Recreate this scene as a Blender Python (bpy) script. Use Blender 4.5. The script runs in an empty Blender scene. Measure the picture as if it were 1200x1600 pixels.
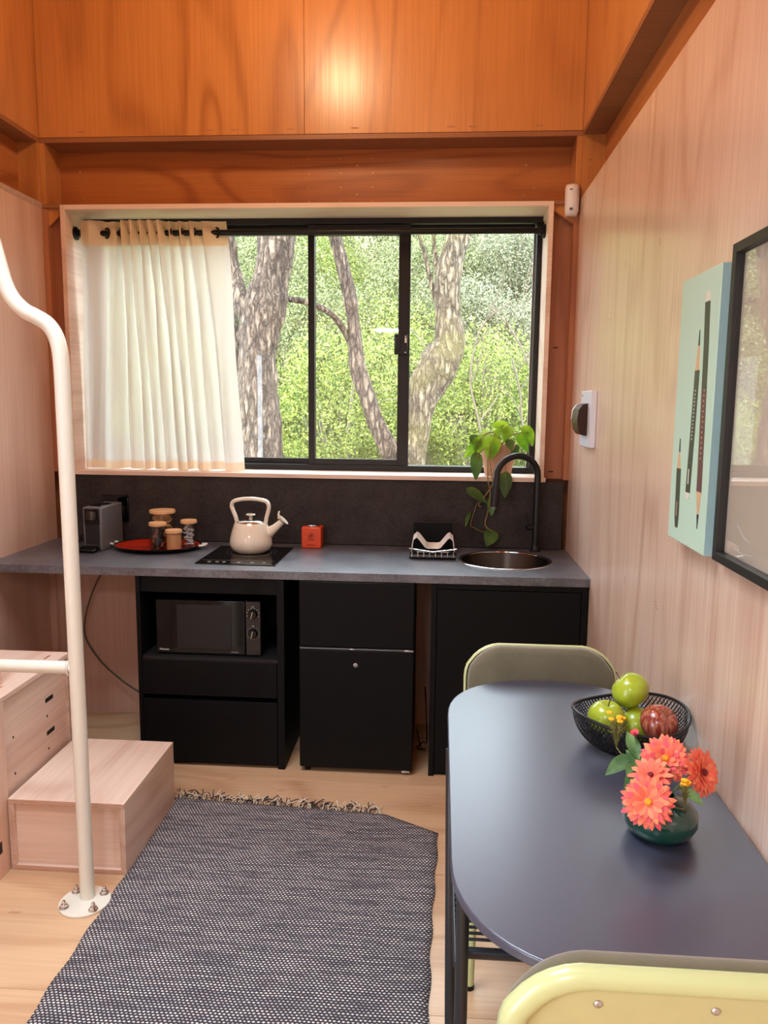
import bpy, bmesh, math, random
import numpy as np
from mathutils import Vector, Matrix, Euler
PI = math.pi
rnd = random.Random(7)
SC = bpy.context.scene
COL = SC.collection
# ------------------------------------------------------------------ camera
cam_d = bpy.data.cameras.new('camera'); cam = bpy.data.objects.new('camera', cam_d); COL.objects.link(cam)
PITCH, YAW, ROLL = 0.138, 0.0705, 0.0102
fw = Vector((-math.sin(YAW)*math.cos(PITCH), math.cos(YAW)*math.cos(PITCH), -math.sin(PITCH)))
r0 = Vector((math.cos(YAW), math.sin(YAW), 0)); u0 = r0.cross(fw)
rt = math.cos(ROLL)*r0 + math.sin(ROLL)*u0; up = -math.sin(ROLL)*r0 + math.cos(ROLL)*u0
mw = Matrix((rt, up, -fw)).transposed().to_4x4(); mw.translation = Vector((0, -3.7935, 1.5645))
cam.matrix_world = mw
cam_d.sensor_fit = 'HORIZONTAL'; cam_d.sensor_width = 36; cam_d.lens = 1225.87/1200*36
cam_d.clip_start = 0.05; cam_d.clip_end = 200
SC.camera = cam
# ------------------------------------------------------------------ world, sun, lamps, exposure
W = bpy.data.worlds.new('world'); SC.world = W; W.use_nodes = True
bg = W.node_tree.nodes['Background']; bg.inputs[0].default_value = (0.80, 0.90, 1.0, 1); bg.inputs[1].default_value = 7.5
def lamp(name, kind, loc, energy, color, **kw):
    d = bpy.data.lights.new(name, kind); d.energy = energy; d.color = color
    for k, v in kw.items(): setattr(d, k, v)
    o = bpy.data.objects.new(name, d); COL.objects.link(o); o.location = loc
    return o
sun = lamp('sun', 'SUN', (0, 0, 8), 3.4, (1.0, 0.95, 0.86), angle=0.03)
sun.rotation_euler = Vector((0.35, 0.55, -1.0)).to_track_quat('-Z', 'Y').to_euler()
lamp('ceiling_bulb', 'POINT', (-0.62, -1.15, 3.45), 29, (1.0, 0.70, 0.40), shadow_soft_size=0.10)
lamp('warm_fill_light', 'POINT', (-0.1, -3.1, 3.7), 13, (1.0, 0.62, 0.32), shadow_soft_size=0.15)  # added warm fill for the top of the right wall
lamp('cool_fill_light', 'AREA', (-0.95, -2.3, 3.15), 26, (0.70, 0.88, 1.0), shape='RECTANGLE', size=1.0, size_y=1.0, spread=1.9)  # added cool fill from overhead, brightens the lower room
k_l = lamp('loft_ceiling_light', 'AREA', (-0.55, -4.6, 2.36), 22, (0.84, 0.93, 1.0), shape='RECTANGLE', size=.4, size_y=.4)
for nm, loc, sx, sy, rot in (('window_portal', (-0.67, 0.32, 1.84), 2.4, 1.4, (-PI/2, 0, 0)), ('added_doorway_portal', (-1.95, -4.45, 1.07), 2.1, 1.1, (0, -PI/2, 0))):  # second portal serves the added daylight doorway
    p = lamp(nm, 'AREA', loc, 1, (1, 1, 1), shape='RECTANGLE', size=sx, size_y=sy); p.rotation_euler = rot; p.data.cycles.is_portal = True
SC.view_settings.view_transform = 'Standard'; SC.view_settings.look = 'None'
SC.view_settings.exposure = 0.55; SC.view_settings.gamma = 1; SC.view_settings.use_curve_mapping = False
SC.cycles.max_bounces = 10; SC.cycles.diffuse_bounces = 6; SC.cycles.transparent_max_bounces = 16
SC.cycles.sample_clamp_indirect = 6; SC.cycles.use_denoising = True
SC.cycles.caustics_reflective = False; SC.cycles.caustics_refractive = False

# ------------------------------------------------------------------ materials
def s2l(c):
    return tuple((x/255/12.92 if x/255 <= .04045 else ((x/255+.055)/1.055)**2.4) for x in c) + (1,)
def new_mat(name):
    m = bpy.data.materials.new(name); m.use_nodes = True
    nt = m.node_tree; b = nt.nodes['Principled BSDF']
    return m, nt, b
def L(nt, a, b): nt.links.new(a, b)
def plain(name, c, rough=.5, metal=0, coat=0, var=.08, vscale=30, bump=0, bscale=200, spec=.5, **kw):
    m, nt, b = new_mat(name); c = s2l(c)
    b.inputs['Roughness'].default_value = rough; b.inputs['Metallic'].default_value = metal
    b.inputs['Coat Weight'].default_value = coat; b.inputs['Specular IOR Level'].default_value = spec
    for k, v in kw.items(): b.inputs[k].default_value = v
    tc = nt.nodes.new('ShaderNodeTexCoord'); n = nt.nodes.new('ShaderNodeTexNoise'); n.inputs['Scale'].default_value = vscale; n.inputs['Detail'].default_value = 4
    L(nt, tc.outputs['Object'], n.inputs['Vector'])
    mx = nt.nodes.new('ShaderNodeMix'); mx.data_type = 'RGBA'
    mx.inputs[6].default_value = tuple(x*(1-var) for x in c[:3])+(1,); mx.inputs[7].default_value = tuple(min(1, x*(1+var)) for x in c[:3])+(1,)
    L(nt, n.outputs[0], mx.inputs[0]); L(nt, mx.outputs[2], b.inputs['Base Color'])
    if bump:
        n2 = nt.nodes.new('ShaderNodeTexNoise'); n2.inputs['Scale'].default_value = bscale; n2.inputs['Detail'].default_value = 3
        L(nt, tc.outputs['Object'], n2.inputs['Vector'])
        bp = nt.nodes.new('ShaderNodeBump'); bp.inputs['Strength'].default_value = bump; bp.inputs['Distance'].default_value = .002
        L(nt, n2.outputs[0], bp.inputs['Height']); L(nt, bp.outputs[0], b.inputs['Normal'])
    return m
def mth(nt, op, a, b=None, c=None):
    n = nt.nodes.new('ShaderNodeMath'); n.operation = op
    for i, x in enumerate((a, b, c)):
        if x is None: continue
        if isinstance(x, (int, float)): n.inputs[i].default_value = x
        else: L(nt, x, n.inputs[i])
    return n.outputs[0]
def wood(name, base, dark, grain='z', rough=.42, rings=9, contrast=.5, coat=0.0, fine=.35, figure=1.0):
    m, nt, b = new_mat(name); base, dark = s2l(base), s2l(dark)
    tc = nt.nodes.new('ShaderNodeTexCoord'); oi = nt.nodes.new('ShaderNodeObjectInfo')
    off = nt.nodes.new('ShaderNodeVectorMath'); off.operation = 'SCALE'; off.inputs[0].default_value = (7, 5, 9)
    L(nt, oi.outputs['Random'], off.inputs['Scale'])
    ad = nt.nodes.new('ShaderNodeVectorMath'); ad.operation = 'ADD'; L(nt, tc.outputs['Object'], ad.inputs[0]); L(nt, off.outputs[0], ad.inputs[1])
    def mapped(al, ac):
        mp = nt.nodes.new('ShaderNodeMapping'); s = [ac, ac, ac]; s['xyz'.index(grain)] = al
        mp.inputs['Scale'].default_value = s; L(nt, ad.outputs[0], mp.inputs['Vector']); return mp.outputs[0]
    def noise(v, sc, det=2, dist=0):
        n = nt.nodes.new('ShaderNodeTexNoise'); n.inputs['Scale'].default_value = sc; n.inputs['Detail'].default_value = det; n.inputs['Distortion'].default_value = dist
        L(nt, v, n.inputs['Vector']); return n.outputs[0]
    n1 = noise(mapped(.32*figure, 1.5*figure), 1.3, 1.5, .5)
    ring = mth(nt, 'SINE', mth(nt, 'MULTIPLY', n1, rings*6.283))
    ring = mth(nt, 'POWER', mth(nt, 'MULTIPLY_ADD', ring, .5, .5), 5.0)
    msk = mth(nt, 'MULTIPLY', ring, noise(mapped(.6, 1.0), 1.7, 2))
    f1 = noise(mapped(1.2, 55), 1.6, 3)
    f2 = noise(mapped(4, 220), 1.0, 2)
    bl = noise(mapped(.9, 1.6), 1.4, 3, .8)
    def cen(x, k): return mth(nt, 'MULTIPLY', mth(nt, 'SUBTRACT', x, .5), k)
    t = mth(nt, 'MULTIPLY', msk, contrast*1.5)
    t = mth(nt, 'ADD', t, cen(f1, fine*1.6)); t = mth(nt, 'ADD', t, cen(f2, fine)); t = mth(nt, 'ADD', t, cen(bl, .9*contrast)); t = mth(nt, 'ADD', t, .16)
    mx = nt.nodes.new('ShaderNodeMix'); mx.data_type = 'RGBA'; mx.inputs[6].default_value = base; mx.inputs[7].default_value = dark
    L(nt, t, mx.inputs[0]); L(nt, mx.outputs[2], b.inputs['Base Color'])
    L(nt, mth(nt, 'MULTIPLY_ADD', f1, .16, rough-.08), b.inputs['Roughness'])
    b.inputs['Coat Weight'].default_value = coat; b.inputs['Coat Roughness'].default_value = .22
    bp = nt.nodes.new('ShaderNodeBump'); bp.inputs['Strength'].default_value = .22; bp.inputs['Distance'].default_value = .0015
    L(nt, mth(nt, 'ADD', f1, mth(nt, 'MULTIPLY', n1, .6)), bp.inputs['Height']); L(nt, bp.outputs[0], b.inputs['Normal'])
    return m
def ply_edge(name, base, dark):
    m, nt, b = new_mat(name)
    tc = nt.nodes.new('ShaderNodeTexCoord'); n = nt.nodes.new('ShaderNodeTexNoise'); n.inputs['Scale'].default_value = 40
    L(nt, tc.outputs['Object'], n.inputs['Vector'])
    mx = nt.nodes.new('ShaderNodeMix'); mx.data_type = 'RGBA'; mx.inputs[6].default_value = s2l(base); mx.inputs[7].default_value = s2l(dark)
    L(nt, n.outputs[0], mx.inputs[0]); L(nt, mx.outputs[2], b.inputs['Base Color']); b.inputs['Roughness'].default_value = .6
    return m
M = {}
ORANGE, ORANGE_D = (198, 136, 76), (136, 76, 34)
M['ply_up'] = wood('oiled_plywood_vertical', ORANGE, ORANGE_D, 'z', .33, 7, .42, .25)
M['ply_band'] = wood('oiled_plywood_band', (182, 112, 58), (124, 62, 28), 'x', .36, 8, .5, .15)
M['ply_bandy'] = wood('oiled_plywood_band_side', (184, 116, 64), (122, 62, 28), 'y', .38, 6, .55, .1)
M['ply_lip_shaded'] = wood('shaded_plywood_lip', (150, 100, 64), (104, 64, 40), 'x', .5, 5, .4)  # same plywood, with the underside shade put into a greyer brown
M['pink'] = wood('whitewashed_plywood_wall', (222, 198, 178), (172, 126, 102), 'z', .34, 7, .36, .5, fine=.5)
M['pinkl'] = wood('whitewashed_plywood_left', (216, 184, 166), (172, 128, 108), 'z', .42, 5, .40, .1)
M['pinkx'] = wood('whitewashed_plywood_horizontal', (222, 198, 182), (178, 138, 118), 'x', .5, 6, .4)
M['pinky'] = wood('whitewashed_plywood_deep', (222, 198, 182), (178, 138, 118), 'y', .5, 6, .4)
M['post'] = wood('brown_plywood_post', (176, 118, 84), (120, 70, 44), 'z', .5, 4, .5)
M['sill'] = wood('pale_sill_board', (232, 214, 200), (188, 156, 136), 'x', .4, 6, .4)
M['edge'] = ply_edge('plywood_edge', (200, 174, 158), (150, 122, 106))
M['floor'] = wood('pale_plywood_floor', (208, 174, 138), (160, 114, 80), 'x', .36, 8, .45, .25, fine=.3)
M['ceil'] = wood('ceiling_plywood', (208, 140, 90), (150, 86, 46), 'y', .5, 5, .4)
def stone(name, c1, c2, rough, coat, spec):
    m, nt, b = new_mat(name); b.inputs['Roughness'].default_value = rough; b.inputs['Coat Weight'].default_value = coat; b.inputs['Specular IOR Level'].default_value = spec; b.inputs['Coat Roughness'].default_value = .35
    tc = nt.nodes.new('ShaderNodeTexCoord'); o = []
    for sc, dt in ((9, 5), (260, 2), (70, 3)):
        n = nt.nodes.new('ShaderNodeTexNoise'); n.inputs['Scale'].default_value = sc; n.inputs['Detail'].default_value = dt; L(nt, tc.outputs['Object'], n.inputs['Vector']); o.append(n.outputs[0])
    t = mth(nt, 'ADD', mth(nt, 'MULTIPLY', mth(nt, 'SUBTRACT', o[0], .5), 1.6), mth(nt, 'MULTIPLY', mth(nt, 'SUBTRACT', o[1], .5), 2.6))
    t = mth(nt, 'ADD', mth(nt, 'ADD', t, mth(nt, 'MULTIPLY', mth(nt, 'SUBTRACT', o[2], .5), 1.3)), .5); t.node.use_clamp = True
    mx = nt.nodes.new('ShaderNodeMix'); mx.data_type = 'RGBA'; mx.inputs[6].default_value = s2l(c1); mx.inputs[7].default_value = s2l(c2); L(nt, t, mx.inputs[0]); L(nt, mx.outputs[2], b.inputs['Base Color'])
    bp = nt.nodes.new('ShaderNodeBump'); bp.inputs['Strength'].default_value = .5; bp.inputs['Distance'].default_value = .0012; L(nt, mth(nt, 'ADD', o[1], o[2]), bp.inputs['Height']); L(nt, bp.outputs[0], b.inputs['Normal']); L(nt, bp.outputs[0], b.inputs['Coat Normal'])
    return m
M['slab'] = stone('charcoal_stone_laminate', (48, 48, 54), (104, 105, 114), .44, .6, .7)
M['splash'] = stone('charcoal_stone_splashback', (30, 27, 27), (58, 53, 51), .62, 0, .3)
M['black'] = plain('black_laminate', (10, 10, 11), .55, spec=.15, var=.1)
M['blackin'] = plain('black_recess', (12, 12, 13), .6)
M['stile'] = plain('warm_black_laminate', (30, 27, 25), .45)
M['alu'] = plain('black_aluminium', (22, 22, 23), .38, metal=.3)
M['gloss'] = plain('gloss_black', (8, 8, 9), .08, var=.02, spec=.3)
M['rod'] = plain('black_rod', (14, 14, 15), .3, metal=.4)
M['cream'] = plain('cream_powder_coat', (218, 215, 202), .22, var=.02, coat=.4)
M['enamel'] = plain('cream_enamel', (226, 216, 198), .12, var=.02, coat=.8)
M['steel'] = plain('steel', (190, 190, 190), .25, metal=1, var=.05)
M['chrome'] = plain('chrome', (215, 212, 208), .12, metal=1, var=.02)
M['dsteel'] = plain('dark_gunmetal', (70, 66, 62), .28, metal=1, var=.1)
M['wire'] = plain('pale_steel_wire', (222, 218, 212), .45, metal=.6)
M['brass'] = plain('brass_screw', (215, 180, 120), .3, metal=1)
M['white'] = plain('white_plastic', (226, 226, 228), .35, var=.02)
M['red'] = plain('red_lacquer', (178, 40, 16), .25, var=.05, coat=.3)
M['orange'] = plain('orange_tin', (214, 70, 22), .35, var=.05, coat=.2)
M['orange_l'] = plain('orange_tin_light', (236, 130, 90), .4)
M['bamboo'] = plain('bamboo', (206, 160, 112), .45, var=.12, vscale=60)
M['sugar'] = plain('raw_sugar', (214, 150, 96), .9, var=.15, vscale=300, bump=.6, bscale=900)
M['biscuit'] = plain('biscuit', (196, 148, 88), .8, var=.2, vscale=80)
M['capsule'] = plain('capsule_foil', (120, 70, 52), .3, metal=.6, var=.2)
M['capsule2'] = plain('capsule_dark', (44, 34, 34), .3, metal=.5)
M['paper'] = plain('tea_paper', (206, 204, 204), .8)
M['tea'] = plain('tea_label', (120, 92, 84), .8)
M['grey'] = plain('grey_plastic', (96, 96, 97), .35, var=.03)
M['table'] = plain('blue_grey_tabletop', (56, 61, 80), .38, coat=.65, spec=.8, **{'Coat Roughness': .3}, var=.05, vscale=6, bump=.06, bscale=500)
M['tube'] = plain('dark_grey_tube', (52, 54, 58), .3, metal=.4)
M['chair'] = plain('pale_olive_powder_coat', (190, 200, 146), .3, var=.02, coat=.3)
M['chairp'] = plain('pale_olive_panel', (186, 184, 134), .4, var=.04)
M['pad'] = plain('olive_brown_velvet', (98, 94, 74), .9, var=.2, vscale=18, bump=.4, bscale=120, **{'Sheen Weight': .4})
M['mesh'] = plain('black_wire', (22, 22, 26), .4, metal=.3)
M['apple'] = plain('green_apple_skin', (158, 178, 44), .28, var=.14, vscale=30, coat=.3)
M['stem'] = plain('apple_stem', (84, 62, 38), .7)
M['vase'] = plain('deep_green_glaze', (10, 66, 56), .16, var=.25, vscale=14, coat=.6)
M['terra'] = plain('terracotta', (196, 156, 132), .8, var=.1, vscale=40, bump=.2)
M['soil'] = plain('soil', (60, 44, 34), .95, bump=1, bscale=200)
M['canvas'] = plain('pale_green_canvas', (176, 208, 190), .7, var=.05, vscale=5, bump=.2, bscale=600)
M['canvas_s'] = plain('blue_canvas_side', (150, 190, 196), .7, var=.05)
M['pen_dk'] = plain('dark_green_pencil', (64, 72, 58), .5, var=.1)
M['pen_pl'] = plain('plum_pencil', (96, 66, 62), .5, var=.1)
M['pen_wood'] = plain('pencil_wood', (200, 168, 130), .6)
M['pen_lead'] = plain('pencil_lead', (52, 56, 60), .5)
M['pale'] = plain('pale_print', (206, 208, 196), .6)
M['mat'] = plain('cream_artwork_mount', (222, 210, 190), .7, var=.02, vscale=3)
M['ash'] = plain('black_frame_wood', (34, 34, 32), .45, var=.1)
M['cable'] = plain('grey_cable', (88, 82, 76), .5)
M['bluew'] = plain('bluish_white_plastic', (206, 214, 230), .35, var=.02)
M['brownp'] = plain('smoked_brown_plastic', (52, 30, 23), .3, var=.1, spec=.3)
M['petal1'] = plain('coral_petal', (236, 108, 84), .6, var=.12, vscale=60)
M['petal2'] = plain('pink_petal', (226, 84, 96), .6, var=.12, vscale=60)
M['petal3'] = plain('salmon_petal', (238, 134, 96), .6, var=.12, vscale=60)
M['pollen'] = plain('golden_disc', (240, 170, 40), .8, var=.2, vscale=200, bump=1, bscale=600)
M['darkdisc'] = plain('crimson_disc', (126, 34, 50), .8, var=.2, vscale=200, bump=1, bscale=600)
M['yellow'] = plain('yellow_bloom', (246, 186, 30), .7)
M['sprig'] = plain('green_brown_sprig', (122, 120, 62), .8, var=.3, vscale=90)
def foliage_mat(name, c1, c2, trans=.35, scale=6, rough=.5):
    m, nt, b = new_mat(name)
    tc = nt.nodes.new('ShaderNodeTexCoord'); n = nt.nodes.new('ShaderNodeTexNoise'); n.inputs['Scale'].default_value = scale; n.inputs['Detail'].default_value = 3
    L(nt, tc.outputs['Object'], n.inputs['Vector'])
    cr = nt.nodes.new('ShaderNodeValToRGB'); cr.color_ramp.elements[0].position = .38; cr.color_ramp.elements[1].position = .64
    cr.color_ramp.elements[0].color = s2l(c1); cr.color_ramp.elements[1].color = s2l(c2)
    L(nt, n.outputs[0], cr.inputs[0]); L(nt, cr.outputs[0], b.inputs['Base Color']); b.inputs['Roughness'].default_value = rough
    tr = nt.nodes.new('ShaderNodeBsdfTranslucent'); L(nt, cr.outputs[0], tr.inputs[0])
    mx = nt.nodes.new('ShaderNodeMixShader'); mx.inputs[0].default_value = trans
    L(nt, b.outputs[0], mx.inputs[1]); L(nt, tr.outputs[0], mx.inputs[2]); L(nt, mx.outputs[0], nt.nodes['Material Output'].inputs[0])
    return m
M['leaf'] = foliage_mat('pothos_leaf', (96, 150, 30), (176, 214, 56), .5, 9, .35)
M['leafd'] = foliage_mat('pothos_leaf_dark', (52, 84, 36), (84, 122, 50), .25, 9, .35)
M['fleaf'] = foliage_mat('flower_leaf', (62, 104, 54), (116, 156, 92), .25, 20, .5)
M['vine'] = plain('vine_stem', (134, 112, 62), .6, var=.2)
M['fol_b'] = foliage_mat('bright_shrub_leaves', (66, 90, 32), (192, 200, 108), .42, 26)
M['fol_g'] = foliage_mat('greyish_shrub_leaves', (58, 64, 42), (184, 184, 150), .3, 26)
M['fol_o'] = foliage_mat('olive_shrub_leaves', (56, 66, 36), (170, 174, 120), .35, 26)
M['twig'] = plain('pale_twig', (132, 120, 102), .8, var=.2)
M['sapling'] = plain('sapling_bark', (104, 92, 76), .8, var=.3)
def glass_mat(name, tint=(1, 1, 1, 1), rough=0.0, ior=1.45):
    m, nt, b = new_mat(name); nt.nodes.remove(b)
    lw = nt.nodes.new('ShaderNodeLayerWeight'); lw.inputs[0].default_value = .5
    f0 = ((ior-1)/(ior+1))**2
    fr = mth(nt, 'MULTIPLY_ADD', mth(nt, 'POWER', lw.outputs['Facing'], 5.0), 1-f0, f0)
    t = nt.nodes.new('ShaderNodeBsdfTransparent'); t.inputs[0].default_value = tint
    g = nt.nodes.new('ShaderNodeBsdfGlossy'); g.inputs['Roughness'].default_value = rough
    mx = nt.nodes.new('ShaderNodeMixShader'); L(nt, fr, mx.inputs[0]); L(nt, t.outputs[0], mx.inputs[1]); L(nt, g.outputs[0], mx.inputs[2])
    L(nt, mx.outputs[0], nt.nodes['Material Output'].inputs[0]); return m
M['glass'] = glass_mat('clear_glass', (.96, .98, .97, 1))
M['jar'] = glass_mat('jar_glass', (.93, .95, .95, 1), .02, 1.5)
M['picglass'] = glass_mat('picture_glass', (.97, .97, .97, 1), 0, 1.9)
def bark(name, c1, c2, moss=None):
    m, nt, b = new_mat(name); b.inputs['Roughness'].default_value = .9
    tc = nt.nodes.new('ShaderNodeTexCoord'); mp = nt.nodes.new('ShaderNodeMapping'); mp.inputs['Scale'].default_value = (13, 13, 3.2)
    L(nt, tc.outputs['Object'], mp.inputs[0])
    v = nt.nodes.new('ShaderNodeTexVoronoi'); v.feature = 'DISTANCE_TO_EDGE'; v.inputs['Scale'].default_value = 1.6
    n = nt.nodes.new('ShaderNodeTexNoise'); n.inputs['Scale'].default_value = 2.2; n.inputs['Detail'].default_value = 6
    L(nt, mp.outputs[0], n.inputs[0])
    wv = nt.nodes.new('ShaderNodeVectorMath'); wv.operation = 'ADD'; L(nt, mp.outputs[0], wv.inputs[0]); L(nt, n.outputs[1], wv.inputs[1]); L(nt, wv.outputs[0], v.inputs[0])
    h = mth(nt, 'ADD', mth(nt, 'MINIMUM', mth(nt, 'MULTIPLY', v.outputs[0], 3), 1), mth(nt, 'MULTIPLY', n.outputs[0], 1.2))
    cr = nt.nodes.new('ShaderNodeValToRGB'); cr.color_ramp.elements[0].position = .3; cr.color_ramp.elements[0].color = s2l(c1); cr.color_ramp.elements[1].position = .9; cr.color_ramp.elements[1].color = s2l(c2)
    L(nt, mth(nt, 'MULTIPLY', h, .6), cr.inputs[0])
    out = cr.outputs[0]
    if moss:
        n3 = nt.nodes.new('ShaderNodeTexNoise'); n3.inputs['Scale'].default_value = 3.0; n3.inputs['Detail'].default_value = 5; L(nt, tc.outputs['Object'], n3.inputs[0])
        mx = nt.nodes.new('ShaderNodeMix'); mx.data_type = 'RGBA'; L(nt, out, mx.inputs[6]); mx.inputs[7].default_value = s2l(moss)
        L(nt, mth(nt, 'MULTIPLY', mth(nt, 'SMOOTH_MIN', mth(nt, 'MAXIMUM', mth(nt, 'MULTIPLY', mth(nt, 'SUBTRACT', n3.outputs[0], .46), 6), 0), 1, .2), .5), mx.inputs[0]); out = mx.outputs[2]
    L(nt, out, b.inputs['Base Color'])
    bp = nt.nodes.new('ShaderNodeBump'); bp.inputs['Strength'].default_value = 1; bp.inputs['Distance'].default_value = .05
    L(nt, h, bp.inputs['Height']); L(nt, bp.outputs[0], b.inputs['Normal']); return m
M['bark'] = bark('brown_bark', (62, 46, 38), (148, 126, 108))
M['bark2'] = bark('mossy_bark', (66, 52, 38), (154, 136, 112), (132, 120, 66))
M['earth'] = plain('leaf_litter', (120, 116, 80), .95, var=.4, vscale=8, bump=1, bscale=20)
def curtain_mat(name, c, trans, op):
    m, nt, b = new_mat(name)
    b.inputs['Base Color'].default_value = s2l(c); b.inputs['Roughness'].default_value = .9
    tc = nt.nodes.new('ShaderNodeTexCoord'); n = nt.nodes.new('ShaderNodeTexNoise'); n.inputs['Scale'].default_value = 400; L(nt, tc.outputs['Object'], n.inputs[0])
    bp = nt.nodes.new('ShaderNodeBump'); bp.inputs['Strength'].default_value = .15; bp.inputs['Distance'].default_value = .001; L(nt, n.outputs[0], bp.inputs['Height']); L(nt, bp.outputs[0], b.inputs['Normal'])
    tr = nt.nodes.new('ShaderNodeBsdfTranslucent'); tr.inputs[0].default_value = s2l(c)
    a = nt.nodes.new('ShaderNodeMixShader'); a.inputs[0].default_value = trans; L(nt, b.outputs[0], a.inputs[1]); L(nt, tr.outputs[0], a.inputs[2])
    tp = nt.nodes.new('ShaderNodeBsdfTransparent'); a2 = nt.nodes.new('ShaderNodeMixShader'); a2.inputs[0].default_value = op
    L(nt, tp.outputs[0], a2.inputs[1]); L(nt, a.outputs[0], a2.inputs[2]); L(nt, a2.outputs[0], nt.nodes['Material Output'].inputs[0]); return m
M['curtain'] = curtain_mat('sheer_cream_cotton', (220, 214, 206), .46, .9)
M['hem'] = curtain_mat('doubled_cream_cotton', (222, 200, 172), .30, 1.0)
def rug_mat():
    m, nt, b = new_mat('black_white_flatweave'); b.inputs['Roughness'].default_value = .95
    tc = nt.nodes.new('ShaderNodeTexCoord'); sp = nt.nodes.new('ShaderNodeSeparateXYZ')
    nz = nt.nodes.new('ShaderNodeTexNoise'); nz.inputs['Scale'].default_value = 9; L(nt, tc.outputs['Object'], nz.inputs[0])
    mxv = nt.nodes.new('ShaderNodeVectorMath'); mxv.operation = 'MULTIPLY_ADD'; L(nt, nz.outputs[1], mxv.inputs[0]); mxv.inputs[1].default_value = (.012, .008, 0); L(nt, tc.outputs['Object'], mxv.inputs[2])
    L(nt, mxv.outputs[0], sp.inputs[0])
    row = mth(nt, 'MULTIPLY', sp.outputs[1], 112.0)                    # weft rows about 7.4 mm
    rid = mth(nt, 'FLOOR', row)
    shift = mth(nt, 'MULTIPLY', mth(nt, 'MODULO', rid, 2), .5)
    colx = mth(nt, 'ADD', mth(nt, 'MULTIPLY', sp.outputs[0], 84.0), shift)
    cx = mth(nt, 'ABSOLUTE', mth(nt, 'SUBTRACT', mth(nt, 'FRACT', colx), .5)); cy = mth(nt, 'ABSOLUTE', mth(nt, 'SUBTRACT', mth(nt, 'FRACT', row), .5))
    dd = mth(nt, 'ADD', mth(nt, 'MULTIPLY', cx, 1.0), mth(nt, 'MULTIPLY', cy, 1.05))
    knot = mth(nt, 'SUBTRACT', 1.0, mth(nt, 'MULTIPLY', dd, 2.1)); knot.node.use_clamp = True
    cmb = nt.nodes.new('ShaderNodeCombineXYZ'); L(nt, mth(nt, 'MULTIPLY', sp.outputs[0], 4.5), cmb.inputs[0]); L(nt, mth(nt, 'MULTIPLY', rid, .73), cmb.inputs[1])
    st = nt.nodes.new('ShaderNodeTexNoise'); st.inputs['Scale'].default_value = 1.2; st.inputs['Detail'].default_value = 3; L(nt, cmb.outputs[0], st.inputs[0])
    streak = mth(nt, 'MULTIPLY', mth(nt, 'SUBTRACT', st.outputs[0], .40), 3.2); streak.node.use_clamp = True
    cid = nt.nodes.new('ShaderNodeCombineXYZ'); L(nt, mth(nt, 'FLOOR', colx), cid.inputs[0]); L(nt, rid, cid.inputs[1])
    wn = nt.nodes.new('ShaderNodeTexWhiteNoise'); L(nt, cid.outputs[0], wn.inputs[0])
    t = mth(nt, 'MULTIPLY', knot, mth(nt, 'MULTIPLY_ADD', streak, .85, .30)); t = mth(nt, 'MULTIPLY', t, mth(nt, 'MULTIPLY_ADD', wn.outputs[0], .7, .75))
    t = mth(nt, 'MULTIPLY', t, 2.3); t.node.use_clamp = True
    mx = nt.nodes.new('ShaderNodeMix'); mx.data_type = 'RGBA'; mx.inputs[6].default_value = s2l((46, 43, 54)); mx.inputs[7].default_value = s2l((226, 218, 212)); L(nt, t, mx.inputs[0])
    L(nt, mx.outputs[2], b.inputs['Base Color'])
    bp = nt.nodes.new('ShaderNodeBump'); bp.inputs['Strength'].default_value = .8; bp.inputs['Distance'].default_value = .002; L(nt, knot, bp.inputs['Height']); L(nt, bp.outputs[0], b.inputs['Normal']); return m
M['rug'] = rug_mat()
M['yarn_d'] = plain('dark_yarn', (40, 38, 44), .9); M['yarn_l'] = plain('cream_yarn', (206, 190, 168), .9)
def red_apple():
    m, nt, b = new_mat('red_apple_skin'); b.inputs['Roughness'].default_value = .25; b.inputs['Coat Weight'].default_value = .3
    tc = nt.nodes.new('ShaderNodeTexCoord'); mp = nt.nodes.new('ShaderNodeMapping'); mp.inputs['Scale'].default_value = (70, 70, 12); L(nt, tc.outputs['Object'], mp.inputs[0])
    n = nt.nodes.new('ShaderNodeTexNoise'); n.inputs['Scale'].default_value = 2; n.inputs['Detail'].default_value = 4; L(nt, mp.outputs[0], n.inputs[0])
    cr = nt.nodes.new('ShaderNodeValToRGB'); cr.color_ramp.elements[0].color = s2l((128, 44, 38)); cr.color_ramp.elements[1].color = s2l((190, 124, 90)); cr.color_ramp.elements[0].position = .42; cr.color_ramp.elements[1].position = .72
    L(nt, n.outputs[0], cr.inputs[0]); L(nt, cr.outputs[0], b.inputs['Base Color']); return m
M['redapple'] = red_apple()

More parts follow.
